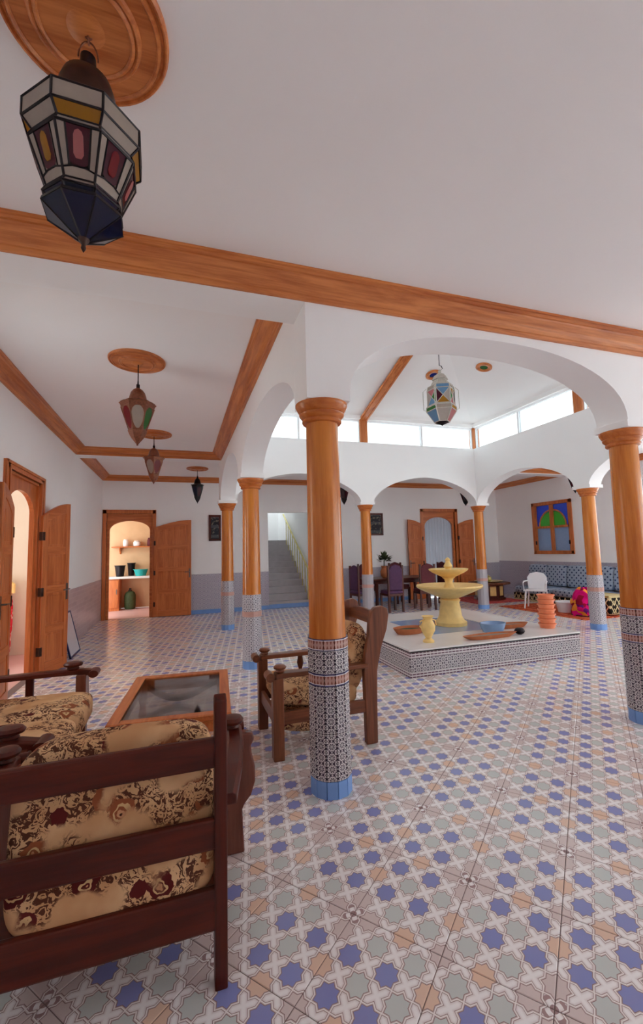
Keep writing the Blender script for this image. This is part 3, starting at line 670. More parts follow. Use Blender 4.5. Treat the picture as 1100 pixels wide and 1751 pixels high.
# side room behind the left door
rm = MB(); rm.box(-5.2, XL-0.1, 8.0, 8.2, 0, 3.2); rm.box(-5.2, XL-0.1, 4.8, 5.0, 0, 3.2); wall_x(rm, -5.4, -5.2, 4.8, 8.2, 0, 3.2, [(5.2, 7.6, 0.8, 2.6)])  # unseen hole in the outer wall added to light this room
struct('wall_side_room', rm, 'cream', 'cream wall of the side room seen through the left door', 'wall')
struct('floor_side_room', MB().box(-5.4, XL-0.1, 4.8, 8.2, -0.1, -0.001), 'kitchen_floor', 'plain floor of the side room beyond the left door', 'floor')
struct('ceiling_side_room', MB().box(-5.4, XL-0.1, 4.8, 8.2, 3.2, 3.3), 'ceiling', 'ceiling of the side room beyond the left door', 'ceiling')
sb = thing('settee', 'red and white patterned settee glimpsed through the left door', 'settee', (-2.72, 7.45, 0), 0)
MB().pillow((0, 0, 0.26), (0.62, 0.9, 0.46), 0.25).build('seat', 'red_cloth', sb, 60); MB().pillow((0, 0.36, 0.62), (0.6, 0.2, 0.7), 0.3).build('backrest', 'red_cloth', sb, 60)
MB().prism([(-0.31, 0.96), (0.31, 0.96), (0.31, 1.1), (0.2, 1.2), (0, 1.24), (-0.2, 1.2), (-0.31, 1.1)], 0.4, 0.46, 'y').build('crest', 'gold_stone', sb, bevel=0.008)

# kitchen beyond the far left door
kx0, kx1, ky1 = -3.2, 0.9, 13.6
kr = MB(); kr.box(kx0, kx1, ky1, ky1+0.2, 0, 3.2); kr.box(kx1, kx1+0.2, YF+0.2, ky1, 0, 3.2); wall_x(kr, kx0-0.2, kx0, YF+0.2, ky1, 0, 3.2, [(11.8, 13.3, 0.9, 2.6)]); kr.box(kx0, kx1, YF+0.2, ky1, 3.2, 3.3)  # unseen side opening added so the kitchen gets daylight
struct('wall_kitchen', kr, 'kitchen_tile', 'beige wall of the kitchen seen through the far left door', 'wall')
struct('floor_kitchen', MB().box(kx0, kx1, YF+0.1, ky1, -0.1, -0.001), 'kitchen_floor', 'pinkish floor of the kitchen beyond the far left door', 'floor')
wt = MB().box(-2.6, 0.0, 12.95, ky1-0.01, 0.86, 0.92); tag(wt.build('worktop', 'marble', None, bevel=0.006), 'white stone kitchen worktop carrying basins', 'worktop')
for k, (xa, xb, lab) in enumerate([(-2.05, -1.55, 'orange wooden kitchen cabinet under the left of the worktop'), (-0.72, -0.18, 'orange wooden kitchen cabinet under the right of the worktop')]):
    c = thing('kitchen_cabinet', lab, 'cabinet', ((xa+xb)/2, 13.27, 0), 0, 'kitchen base cabinets'); hw = (xb-xa)/2
    MB().box(-hw, hw, -0.26, 0.3, 0.0, 0.855).build('body', 'door_wood_z', c); d_ = MB().box(-hw+0.02, hw-0.02, -0.285, -0.262, 0.08, 0.83).build('door', 'door_wood_z', c, bevel=0.004)
    MB().box(hw-0.07, hw-0.05, -0.31, -0.285, 0.45, 0.58).build('handle', 'steel', d_)
cb = thing('gas_bottle', 'dark green gas bottle standing under the kitchen worktop', 'gas bottle', (-1.3, 13.3, 0))
MB().lathe([(0.12, 0.0), (0.14, 0.03), (0.15, 0.1), (0.15, 0.38), (0.12, 0.46), (0.05, 0.5)], 20).build('body', 'leaf_green', cb, 50); MB().lathe([(0.05, 0.5), (0.05, 0.53), (0.03, 0.53), (0.03, 0.58)], 12).build('valve', 'iron', cb, 50)
for (x, y, r, h, mt, lab) in [(-1.02, 13.17, 0.19, 0.18, 'turquoise', 'turquoise plastic basin on the kitchen worktop, largest'), (-0.64, 13.25, 0.15, 0.26, 'turquoise', 'tall turquoise bucket on the kitchen worktop'), (-1.56, 13.22, 0.14, 0.3, 'iron', 'dark cooking pot at the left of the kitchen worktop'), (-1.29, 13.43, 0.11, 0.36, 'iron', 'tall dark pot behind the turquoise basin')]:
    b = thing('basin' if mt == 'turquoise' else 'cooking_pot', lab, 'basin' if mt == 'turquoise' else 'pot', (x, y, 0.92))
    MB().lathe([(r*0.7, 0.0), (r*0.95, h*0.9), (r, h*0.92), (r, h), (r*0.92, h), (r*0.66, 0.02), (0.0, 0.02)], 24).build('bowl', mt, b, 40)
    MB().lathe([(r*1.0, h-0.012), (r*1.06, h-0.008), (r*1.06, h+0.004), (r*0.95, h+0.004)], 24).build('rim', mt, b, 40)
sh = thing('kitchen_shelf', 'wall shelf with wooden brackets above the kitchen worktop', 'shelf', (-1.1, ky1-0.15, 1.72))
MB().box(-0.7, 0.7, -0.14, 0.14, 0, 0.03).build('board', 'door_wood_x', sh)
for s in (-0.5, 0.5): MB().prism([(0.14, 0), (-0.1, 0), (0.14, -0.18)], s-0.015, s+0.015, 'x').build('bracket', 'door_wood_z', sh)
for x, r, h, lab in [(-1.45, 0.07, 0.2, 'white jar at the left of the kitchen shelf'), (-1.15, 0.1, 0.16, 'wide white jar in the middle of the kitchen shelf'), (-0.8, 0.08, 0.24, 'dark red jar at the right of the kitchen shelf')]:
    j = thing('jar', lab, 'jar', (x, ky1-0.15, 1.75)); mt = 'burgundy' if 'red' in lab else 'plastic_white'
    MB().lathe([(r*0.8, 0), (r, 0.02), (r, h*0.75), (r*0.7, h*0.9)], 18).build('body', mt, j, 40); MB().lathe([(r*0.75, h*0.9), (r*0.78, h*0.9), (r*0.78, h), (0, h*1.02)], 18).build('lid', mt, j, 40)

# stairs in the far wall
sw = MB(); sw.box(SD[0]-0.1, SD[0], YF+0.2, YF+4.2, 0, 5); sw.box(SD[1], SD[1]+0.1, YF+0.2, YF+4.2, 0, 5); sw.box(SD[0], SD[1], YF+4.1, YF+4.2, 0, 5); sw.box(SD[0], SD[1], YF+0.2, YF+3.2, 4.2, 4.3); sw.box(SD[0], SD[1], YF+0.1, YF+0.2, 2.56, 4.3)  # unseen roof added to dim the stairs, gap at the back lets sky in
struct('wall_stairwell', sw, 'plaster', 'white walls of the stairwell in the far wall', 'wall')
stt = thing('staircase', 'pale stone stairs climbing through the far wall behind the front column', 'staircase', ((SD[0]+SD[1])/2, YF+0.05, 0), 0, None, 'structure')
hw = (SD[1]-SD[0])/2
for k in range(11):
    MB().box(-hw+0.005, hw-0.005, k*0.27, k*0.27+0.29 if k < 10 else 4.0, 0 if k == 0 else k*0.17-0.17, (k+1)*0.17).build('step', 'blue_tile' if False else 'stair_stone', stt)
MB().box(-hw+0.005, hw-0.005, -0.012, 0.0, 0.0, 0.11).build('riser_tile', 'blue_tile', stt)
hr = MB(); hr.tube([(hw-0.08, 0.1, 0.17), (hw-0.08, 0.1, 1.05)], 0.02); hr.tube([(hw-0.08, 0.1, 1.03), (hw-0.08, 2.9, 2.75)], 0.025)
for k in range(1, 10): hr.tube([(hw-0.08, 0.1+0.27*k, 0.17*(k+1)), (hw-0.08, 0.1+0.27*k, 1.03+0.166*k)], 0.012, 6)
hr.build('handrail', 'brass_yellow', stt, 50)

# window in the right wall
wr = thing('window_%d' % wn, 'small wooden window with blue, green and frosted panes over the bench', 'window', (XR, 9.16, 0), 0, None, 'structure'); wn += 1
f = MB(); a0, a1, z0, z1 = -0.66, 0.66, 1.24, 2.68; zm = 1.98
for p, q, r, s in ((a0, a1, z0, z0+0.09), (a0, a1, z1-0.09, z1), (a0, a0+0.09, z0, z1), (a1-0.09, a1, z0, z1)): f.box(-0.03, 0.12, p, q, r, s)
f.build('window_frame', 'door_wood_z', wr, bevel=0.006)
f = MB(); f.box(-0.02, 0.06, -0.05, 0.05, z0+0.09, z1-0.09); f.box(-0.015, 0.055, a0+0.09, a1-0.09, zm-0.03, zm+0.03)
for s in (-1, 1): f.box(-0.015, 0.055, min(s*0.57, s*0.53), max(s*0.57, s*0.53), z0+0.09, z1-0.09)
f.tube([(0.02, 0.44*math.cos(PI*q/24), zm+0.03+0.44*math.sin(PI*q/24)) for q in range(25)], 0.022, 6); f.build('sash', 'orange_wood_z', wr)
K = 14
for s in (-1, 1):
    MB().poly([(0.025, s*0.05, zm)]+[(0.025, s*(0.44*math.cos(PI/2*q/K)), zm+0.44*math.sin(PI/2*q/K)) for q in range(K+1)]).build('pane', 'pane_green', wr)
    MB().poly([(0.03, s*0.05, zm+0.4)]+[(0.03, s*(0.44*math.cos(PI/2*q/K)), zm+0.43*math.sin(PI/2*q/K)) for q in reversed(range(K+1))]+[(0.03, s*0.55, zm), (0.03, s*0.55, z1-0.09), (0.03, s*0.05, z1-0.09)]).build('pane', 'pane_blue', wr)
    MB().box(0.022, 0.028, min(s*0.05, s*0.55), max(s*0.05, s*0.55), z0+0.09, zm).build('pane', 'glass_ice', wr)
for s in (-1, 1): MB().box(-0.045, -0.02, s*0.55-0.015, s*0.55+0.015, 1.5, 1.6).build('hinge', 'iron', wr)


# ------------------------------------------------------------------ rosettes and lanterns
def rosette(x, y, z, r, label):
    t = thing('ceiling_rosette', label, 'rosette', (x, y, z), 0, 'round wooden ceiling rosettes')
    pr = [(r, 0.0), (r, -0.012), (r*0.975, -0.022), (r*0.955, -0.022), (r*0.935, -0.014), (r*0.905, -0.014), (r*0.885, -0.026), (r*0.86, -0.028), (r*0.84, -0.022)]
    MB().lathe(pr+[(r*0.84, 0.0)], 56).build('rim', 'orange_wood_x', t, 30)
    MB().lathe([(r*0.84, -0.020), (r*0.74, -0.016), (r*0.66, -0.020), (r*0.64, -0.030), (r*0.61, -0.034), (r*0.585, -0.028), (r*0.57, -0.034), (r*0.54, -0.038), (r*0.52, -0.032), (r*0.52, 0.0)], 56).build('disc', 'orange_wood_x', t, 30)
    MB().lathe([(r*0.52, -0.030), (r*0.40, -0.024), (r*0.22, -0.030), (r*0.16, -0.04), (r*0.10, -0.042), (0.0, -0.044)], 48).build('centre', 'orange_wood_x', t, 30)
    return t
def chain(t, z0, z1, link=0.032, thick=0.0035, mat='copper'):
    n = max(2, int((z1-z0)/(link*0.72))); m = MB()
    for k in range(n):
        zc = z0+(z1-z0)*(k+0.5)/n; h = (z1-z0)/n*0.68
        pts = [((0.010*math.cos(a), 0, zc+h*math.sin(a)) if k % 2 else (0, 0.010*math.cos(a), zc+h*math.sin(a))) for a in [2*PI*j/10 for j in range(10)]]
        m.tube(pts, thick, 5, True)
    m.build('chain', mat, t, 60)
def ringpts(r, z, n, a0): return [Vector((r*math.cos(a0+2*PI*k/n), r*math.sin(a0+2*PI*k/n), z)) for k in range(n)]
def facet(P, Q, k, inset, out=0.0):  # quad between ring P (top) and Q (bottom), inset towards its centre
    n = len(P); q = [P[k], P[(k+1) % n], Q[(k+1) % n], Q[k]]; c = sum(q, Vector())/4
    return [c+(p-c)*(1-inset) + Vector((c.x, c.y, 0)).normalized()*out for p in q]
# large near lantern
rosette(-0.305, 1.47, ZF, 0.265, 'largest round wooden ceiling rosette over the near lantern')
FL = thing('hanging_lantern', 'large leaded glass lantern with dark cone hanging from the nearest rosette', 'lantern', (-0.298, 1.48, 2.525), 0, 'hanging lanterns'); n8 = 8; A0 = 0.045+PI/8
rg = [(0.150, 0.395), (0.178, 0.375), (0.178, 0.315), (0.150, 0.285), (0.160, 0.262), (0.108, 0.125), (0.118, 0.105), (0.096, 0.085)]
RG = [ringpts(r, z, n8, A0) for r, z in rg]
bars = MB()
for q, R0 in enumerate(RG):
    bars.tube([tuple(p) for p in R0], 0.0042 if q not in (4,) else 0.005, 5, True)
for q in range(len(RG)-1):
    for k in range(n8): bars.tube([tuple(RG[q][k]), tuple(RG[q+1][k])], 0.0042, 5)
bars.build('leading', 'iron', FL)
tiers = [(0, 'brass_dark'), (1, 'glass_milk'), (2, 'glass_milk'), (3, 'glass_clear'), (5, 'glass_wine'), (6, 'glass_navy')]
for q, mt in tiers:
    for k in range(n8):
        m_ = mt
        if q == 5: m_ = ['glass_wine', 'glass_green', 'glass_milk'][k % 3]
        if q == 2 and k % 2: m_ = 'glass_amber'
        MB().poly(facet(RG[q], RG[q+1], k, 0.02)).build('pane', m_, FL)
for k in range(n8):      # the tall body faces: clear side strips, arched dark surround, coloured centre
    F_ = facet(RG[4], RG[5], k, 0.0); tl, tr_, br_, bl = F_
    def pt(u, v): return (tl*(1-u)+tr_*u)*(1-v)+(bl*(1-u)+br_*u)*v
    outv = Vector(((tl+tr_).x, (tl+tr_).y, 0)).normalized()
    for u0, u1 in ((0.02, 0.20), (0.80, 0.98)): MB().poly([pt(u0, 0.03), pt(u1, 0.03), pt(u1, 0.80), pt(u0, 0.80)]).build('pane', 'glass_milk', FL)
    MB().poly([pt(0.02, 0.83), pt(0.30, 0.78), pt(0.7, 0.78), pt(0.98, 0.83), pt(0.98, 0.98), pt(0.02, 0.98)]).build('pane', 'glass_milk', FL)
    MB().poly([pt(0.22, 0.03), pt(0.78, 0.03), pt(0.78, 0.68), pt(0.66, 0.76), pt(0.34, 0.76), pt(0.22, 0.68)]).build('pane', 'glass_wine', FL)
    cp = MB().poly([p+outv*0.003 for p in (pt(0.38, 0.22), pt(0.42, 0.14), pt(0.5, 0.10), pt(0.58, 0.14), pt(0.62, 0.22), pt(0.64, 0.56), pt(0.58, 0.64), pt(0.42, 0.64), pt(0.36, 0.56))])
    cp.build('pane', ['glass_amber', 'glass_pink', 'glass_red', 'glass_pink'][k % 4], FL)
    b2 = MB()
    for a, b in ((pt(0.21, 0.0), pt(0.21, 0.8)), (pt(0.79, 0.0), pt(0.79, 0.8)), (pt(0.0, 0.83), pt(0.3, 0.77)), (pt(0.3, 0.77), pt(0.7, 0.77)), (pt(0.7, 0.77), pt(1.0, 0.83))): b2.tube([tuple(a), tuple(b)], 0.0032, 4)
    b2.build('came', 'iron', FL)
cone = [(0.095, 0.09), (0.118, 0.085), (0.122, 0.075), (0.02, 0.0)]
CG = [ringpts(r, z, n8, A0) for r, z in cone]
for k in range(n8):
    MB().poly(facet(CG[2], CG[3], k, 0.0)).build('cone_pane', 'glass_navy', FL)
cm = MB()
for k in range(n8): cm.tube([tuple(CG[2][k]), tuple(CG[3][k])], 0.003, 5)
cm.lathe([(0.095, 0.09), (0.120, 0.086), (0.123, 0.074), (0.114, 0.074)], n8, a0=A0, a1=A0+2*PI); cm.build('cone_frame', 'iron', FL)
MB().lathe([(0.0, -0.045), (0.008, -0.03), (0.006, -0.02), (0.014, -0.005), (0.02, 0.004), (0.018, 0.012)], 14).build('finial', 'brass_dark', FL, 40)
MB().lathe([(0.152, 0.392), (0.125, 0.41), (0.098, 0.43), (0.090, 0.47), (0.086, 0.52), (0.074, 0.558), (0.052, 0.582), (0.03, 0.592), (0.026, 0.596)], 32).build('dome', 'brass_dark', FL, 40)
MB().lathe([(0.027, 0.59), (0.026, 0.61), (0.024, 0.655), (0.0, 0.66)], 16).build('neck', 'iron', FL, 40)
MB().tube([(0.030*math.cos(a), 0.0, 0.65+0.065*math.sin(a)) for a in [PI*j/14 for j in range(15)]], 0.003, 5).build('loop', 'copper', FL)
chain(FL, 0.712, ZF-2.525-0.03)

# six sided lanterns of the hall and galleries
def hall_lantern(x, y, zb, cols, label, s=1.0, rot=0.0, body='copper', group='hanging lanterns'):
    t = thing('hanging_lantern', label, 'lantern', (x, y, zb), rot, group); n = 6
    rg = [(0.165*s, 0.415), (0.150*s, 0.375), (0.078*s, 0.155)]; RG = [ringpts(r, z, n, 0) for r, z in rg]; fr = MB()
    for q in range(3): fr.tube([tuple(p) for p in RG[q]], 0.007 if q != 1 else 0.005, 5, True)
    for k in range(n): fr.tube([tuple(RG[1][k]), tuple(RG[2][k])], 0.007, 5)
    for q in (0,):
        for k in range(n): fr.poly(facet(RG[0], RG[1], k, 0.0))
    fr.build('frame', body, t)
    for k in range(n): MB().poly(facet(RG[1], RG[2], k, 0.05)).build('pane', cols[k % len(cols)], t)
    for k in range(n):
        F_ = facet(RG[1], RG[2], k, 0.0, 0.002); tl, tr_, br_, bl = F_
        def pt(u, v): return (tl*(1-u)+tr_*u)*(1-v)+(bl*(1-u)+br_*u)*v
        gm = MB(); pts = [(0.5+0.47*math.cos(a), 0.5+0.49*math.sin(a)) for a in [2*PI*j/16 for j in range(16)]]
        outer = [(0.5+0.5*max(-1, min(1, 1.5*math.cos(a))), 0.5+0.5*max(-1, min(1, 1.5*math.sin(a)))) for a in [2*PI*j/16 for j in range(16)]]
        for j in range(16): j2 = (j+1) % 16; gm.quad(pt(*pts[j]), pt(*pts[j2]), pt(*outer[j2]), pt(*outer[j]))
        gm.build('surround', body, t)
    MB().lathe([(0.082*s, 0.16), (0.088*s, 0.145), (0.08*s, 0.125), (0.076*s, 0.115), (0.055*s, 0.075), (0.02*s, 0.03), (0.008, 0.015), (0.01, 0.006), (0.0, 0.0)], n).build('tip', body, t)
    MB().lathe([(0.165*s, 0.415), (0.12*s, 0.43), (0.085*s, 0.45), (0.078*s, 0.49), (0.066*s, 0.53), (0.044*s, 0.56), (0.02*s, 0.575), (0.016, 0.58)], 18).build('dome', body, t, 40)
    MB().lathe([(0.017, 0.575), (0.017, 0.615), (0.008, 0.62), (0.005, 0.66), (0.005, ZC-zb-0.04)], 10).build('stem', 'iron', t, 40)
    return t
MW = ['glass_milk', 'glass_green', 'glass_red']
rosette(-0.40, 4.46, ZC, 0.265, 'round wooden rosette on the hall ceiling above the red and green lantern')
hall_lantern(-0.39, 4.46, 2.56, ['glass_milk', 'glass_green', 'glass_milk', 'glass_milk', 'glass_milk', 'glass_red'], 'copper lantern with red, white and green panes, nearer one in the hall', rot=-2.007)
rosette(-0.38, 7.2, ZC, 0.265, 'round wooden rosette on the hall ceiling above the farther lantern')
hall_lantern(-0.385, 7.2, 2.61, ['glass_milk', 'glass_red', 'glass_milk', 'glass_milk', 'glass_milk', 'glass_red'], 'copper lantern with red and white panes, farther one in the hall', rot=-2.57)
for (x, y, lab) in [(0.39, 9.98, 'beyond the hall beam near the far left column'), (3.93, 9.98, 'seen behind the front column'), (7.55, 9.98, 'in front of the far double door'), (8.38, 7.22, 'over the blue bench by the right wall')]:
    rosette(x, y, ZC, 0.24, 'round wooden rosette above the dark lantern '+lab); hall_lantern(x, y, 2.62, ['glass_wine', 'glass_navy'], 'dark small lantern '+lab, 0.88, 0.4, 'iron')

# lantern over the fountain
CL = thing('court_lantern', 'large lantern with many coloured panes hanging over the fountain', 'lantern', (3.99, 5.75, 3.43), -0.42, 'hanging lanterns'); n = 6
rg = [(0.12, 0.72), (0.15, 0.66), (0.20, 0.64), (0.215, 0.575), (0.215, 0.325), (0.235, 0.30), (0.235, 0.235), (0.12, 0.06)]
RG = [ringpts(r, z, n, 0) for r, z in rg]; fr = MB()
for R0 in RG: fr.tube([tuple(p) for p in R0], 0.008, 5, True)
for q in range(len(RG)-1):
    for k in range(n): fr.tube([tuple(RG[q][k]), tuple(RG[q+1][k])], 0.008, 5)
for k in range(n):
    a, b, c, d = facet(RG[3], RG[4], k, 0.0); fr.tube([tuple(a), tuple(c)], 0.005, 4); fr.tube([tuple(b), tuple(d)], 0.005, 4)
fr.build('frame', 'tin', CL)
cyc = ['glass_pink', 'glass_green', 'glass_sky', 'glass_clear', 'glass_amber', 'glass_wine']
for q, off in ((2, 2), (5, 1), (6, 3)):
    for k in range(n): MB().poly(facet(RG[q], RG[q+1], k, 0.06)).build('pane', [['glass_sky', 'glass_milk'], ['glass_green', 'glass_milk', 'glass_amber'], ['glass_sky', 'glass_clear', 'glass_pink']][[2, 5, 6].index(q)][k % (2 if q == 2 else 3)], CL)
for q in (0, 1, 4):
    for k in range(n): MB().poly(facet(RG[q], RG[q+1], k, 0.0)).build('plate', 'tin', CL)
for k in range(n):
    a, b, c, d = facet(RG[3], RG[4], k, 0.06); m_ = (a+b+c+d)/4
    for j, tri in enumerate(((a, b, m_), (b, c, m_), (c, d, m_), (d, a, m_))): MB().poly(tri).build('pane', cyc[(k*2+j*1) % 6], CL)
hd = MB()
for k in range(n):
    p = ringpts(0.28, 0, n, 0)[k]; q = ringpts(0.225, 0, n, 0)[k]
    hd.tube([(q.x, q.y, 0.62), (p.x, p.y, 0.57), (p.x, p.y, 0.27), (q.x, q.y, 0.25)], 0.006, 5)
hd.build('bracket', 'tin', CL)
MB().lathe([(0.0, -0.0), (0.015, 0.012), (0.05, 0.03), (0.10, 0.05), (0.12, 0.065)], n).build('tip', 'iron', CL)
MB().lathe([(0.12, 0.72), (0.11, 0.75), (0.13, 0.755), (0.12, 0.78), (0.09, 0.83), (0.04, 0.86), (0.02, 0.88), (0.03, 0.9), (0.01, 0.93)], n).build('dome', 'tin', CL)
MB().tube([(0.02, 0, 0.92), (0.05, 0.01, 0.95), (0.03, 0, 0.99), (0, 0, 1.0), (0, 0, 1.85)], 0.006, 6).build('stem', 'iron', CL)

# coloured glass roundels set into the pyramid ceiling
def roundel(u, v, side, mt, label):
    d = CF+CR*((u-550)/734.0)-CU*((v-875.5)/734.0)
    if side == 'far': n_ = Vector((0, APEX.z-EZ, y1-APEX.y)).normalized(); p0 = Vector((APEX.x, y1, EZ))
    else: n_ = Vector((APEX.z-EZ, 0, x1-APEX.x)).normalized(); p0 = Vector((x1, APEX.y, EZ))
    t_ = (p0-CC).dot(n_)/d.dot(n_); p = CC+d*t_-n_*0.004
    o = thing('ceiling_roundel', label, 'roundel', tuple(p), 0, 'coloured roundels in the court ceiling'); o.rotation_mode = 'QUATERNION'; o.rotation_quaternion = n_.to_track_quat('Z', 'Y')
    MB().lathe([(0.15, 0.0), (0.15, -0.02), (0.12, -0.03), (0.075, -0.02), (0.07, 0.0)], 28).build('ring', 'orange_wood_x', o, 30); MB().lathe([(0.072, 0.0), (0.072, -0.012), (0, -0.02)], 24).build('glass', mt, o, 30)
roundel(741, 640, 'far', 'glass_blue', 'orange ringed roundel with blue glass centre by the court lantern'); roundel(828, 627, 'right', 'glass_green', 'orange ringed roundel with green glass centre right of the lantern')

# ------------------------------------------------------------------ fountain
FX0, FX1, FY0, FY1, FH = 2.55, 5.14, 4.54, 7.10, 0.32
ft = thing('fountain_basin', 'square raised fountain platform with mosaic sides and white marble top', 'fountain', ((FX0+FX1)/2, (FY0+FY1)/2, 0)); hx, hy = (FX1-FX0)/2, (FY1-FY0)/2
MB().box(-hx+0.01, hx-0.01, -hy+0.01, hy-0.01, 0, FH-0.02).build('body', 'grout_white', ft)
for s in (-1, 1):
    for z0, z1, mt in ((0.0, 0.06, 'border_lines'), (0.065, 0.215, 'mosaic'), (0.22, 0.28, 'border_lines')):
        MB().box(-hx, hx, min(s*hy, s*(hy-0.012)), max(s*hy, s*(hy-0.012)), z0, z1).build('side_tiles', mt if mt != 'mosaic' else 'mosaic_xz', ft)
        MB().box(min(s*hx, s*(hx-0.012)), max(s*hx, s*(hx-0.012)), -hy+0.012, hy-0.012, z0, z1).build('side_tiles', mt if mt != 'mosaic' else 'mosaic_yz', ft)
rm = MB()
for s in (-1, 1): rm.box(-hx-0.004, hx+0.004, min(s*hy, s*(hy+0.004)), max(s*hy, s*(hy+0.004)), 0.284, 0.302); rm.box(min(s*hx, s*(hx+0.004)), max(s*hx, s*(hx+0.004)), -hy, hy, 0.284, 0.302)
rm.build('dark_rim', 'black', ft)
tp = MB(); q = 0.62; tp.box(-hx-0.01, hx+0.01, -hy-0.01, -q, 0.30, FH); tp.box(-hx-0.01, hx+0.01, q, hy+0.01, 0.30, FH); tp.box(-hx-0.01, -q, -q, q, 0.30, FH); tp.box(q, hx+0.01, -q, q, 0.30, FH)
tp.build('marble_top', 'marble', ft); MB().box(-q, q, -q, q, 0.296, 0.3115).build('water', 'water', ft)
fs = thing('stone_fountain', 'two tiered yellow stone fountain standing in the middle of the basin', 'fountain', (3.98, 5.78, 0.312))
MB().lathe([(0.24, 0), (0.24, 0.05), (0.20, 0.08), (0.17, 0.14), (0.155, 0.26), (0.14, 0.34), (0.16, 0.38), (0.12, 0.41)], 28).build('pedestal', 'gold_stone', fs, 40)
MB().lathe([(0.12, 0.40), (0.22, 0.44), (0.38, 0.51), (0.48, 0.56), (0.50, 0.585), (0.495, 0.605), (0.46, 0.60), (0.34, 0.555), (0.1, 0.53), (0, 0.53)], 40).build('lower_bowl', 'gold_stone', fs, 40)
MB().lathe([(0.09, 0.52), (0.08, 0.58), (0.055, 0.64), (0.065, 0.69), (0.10, 0.72)], 20).build('stem', 'gold_stone', fs, 40)
MB().lathe([(0.06, 0.71), (0.15, 0.75), (0.25, 0.80), (0.29, 0.83), (0.30, 0.85), (0.28, 0.855), (0.18, 0.82), (0, 0.81)], 36).build('upper_bowl', 'gold_stone', fs, 40)
MB().lathe([(0.05, 0.80), (0.045, 0.86), (0.07, 0.89), (0.05, 0.93), (0.03, 0.97), (0.045, 0.99), (0.02, 1.02), (0, 1.03)], 18).build('finial', 'gold_stone', fs, 40)
ur = thing('stone_urn', 'yellow stone urn on the near left edge of the fountain platform', 'urn', (2.98, 4.82, FH))
MB().lathe([(0.07, 0), (0.07, 0.02), (0.035, 0.05), (0.05, 0.08), (0.085, 0.14), (0.09, 0.2), (0.07, 0.25), (0.05, 0.28), (0.065, 0.31), (0.08, 0.32), (0.07, 0.322), (0.04, 0.3), (0, 0.3)], 24).build('body', 'gold_stone', ur, 40)
for s in (-1, 1): MB().tube([(s*0.05, 0, 0.28), (s*0.11, 0, 0.26), (s*0.115, 0, 0.2), (s*0.085, 0, 0.17)], 0.009, 6).build('handle', 'gold_stone', ur, 60)
def trough(x, y, rx, ry, h, mt, inner, label, name='planter'):
    t = thing(name, label, name.replace('_', ' '), (x, y, FH)); S = Matrix.Diagonal((rx, ry, 1, 1))
    MB().lathe([(0.75, 0), (0.92, h*0.6), (1.0, h), (0.9, h), (0.82, h*0.7), (0.7, h*0.3), (0, h*0.3)], 28, mat=S).build('bowl', mt, t, 40); MB().lathe([(0.8, h*0.62), (0, h*0.66)], 28, mat=S).build('contents', inner, t, 40)
trough(3.05, 5.42, 0.24, 0.15, 0.08, 'terracotta', 'leaf_green', 'oval terracotta dish on the left side of the fountain platform'); trough(3.82, 4.70, 0.42, 0.09, 0.05, 'terracotta', 'base_ext', 'long brown trough on the near edge of the fountain platform')
trough(4.55, 5.15, 0.30, 0.10, 0.06, 'terracotta', 'base_ext', 'brown trough at the right of the fountain platform'); trough(4.13, 5.02, 0.19, 0.15, 0.12, 'water', 'water', 'small light blue basin in front of the stone fountain', 'wash_basin')
t = thing('stone_ball', 'dark round stone on the near right of the fountain platform', 'stone', (4.31, 4.72, FH)); MB().pillow((0, 0, 0.045), (0.13, 0.12, 0.09), 0.8, 18, 10).build('stone', 'iron', t, 60); MB().lathe([(0.03, 0.0), (0.03, 0.012), (0.0, 0.012)], 12).build('foot', 'iron', t)
for k, w_ in enumerate(('bottom one of the stack', 'second from the bottom of the stack', 'third from the bottom of the stack', 'middle one of the stack', 'third from the top of the stack', 'second from the top of the stack', 'topmost one of the stack')):
    t = thing('plastic_tub', 'shallow orange plastic tub, %s on the fountain corner' % w_, 'tub', (5.0, 4.93, FH+0.001+k*0.067), 0, 'stacked orange tubs on the fountain platform')
    MB().lathe([(0.096, 0), (0.108, 0.05), (0.102, 0.05), (0.09, 0.006), (0, 0.006)], 28).build('body', 'plastic_orange', t, 40)
    MB().lathe([(0.102, 0.05), (0.119, 0.05), (0.120, 0.064), (0.104, 0.065), (0.102, 0.05)], 28).build('rim', 'plastic_orange', t, 40)

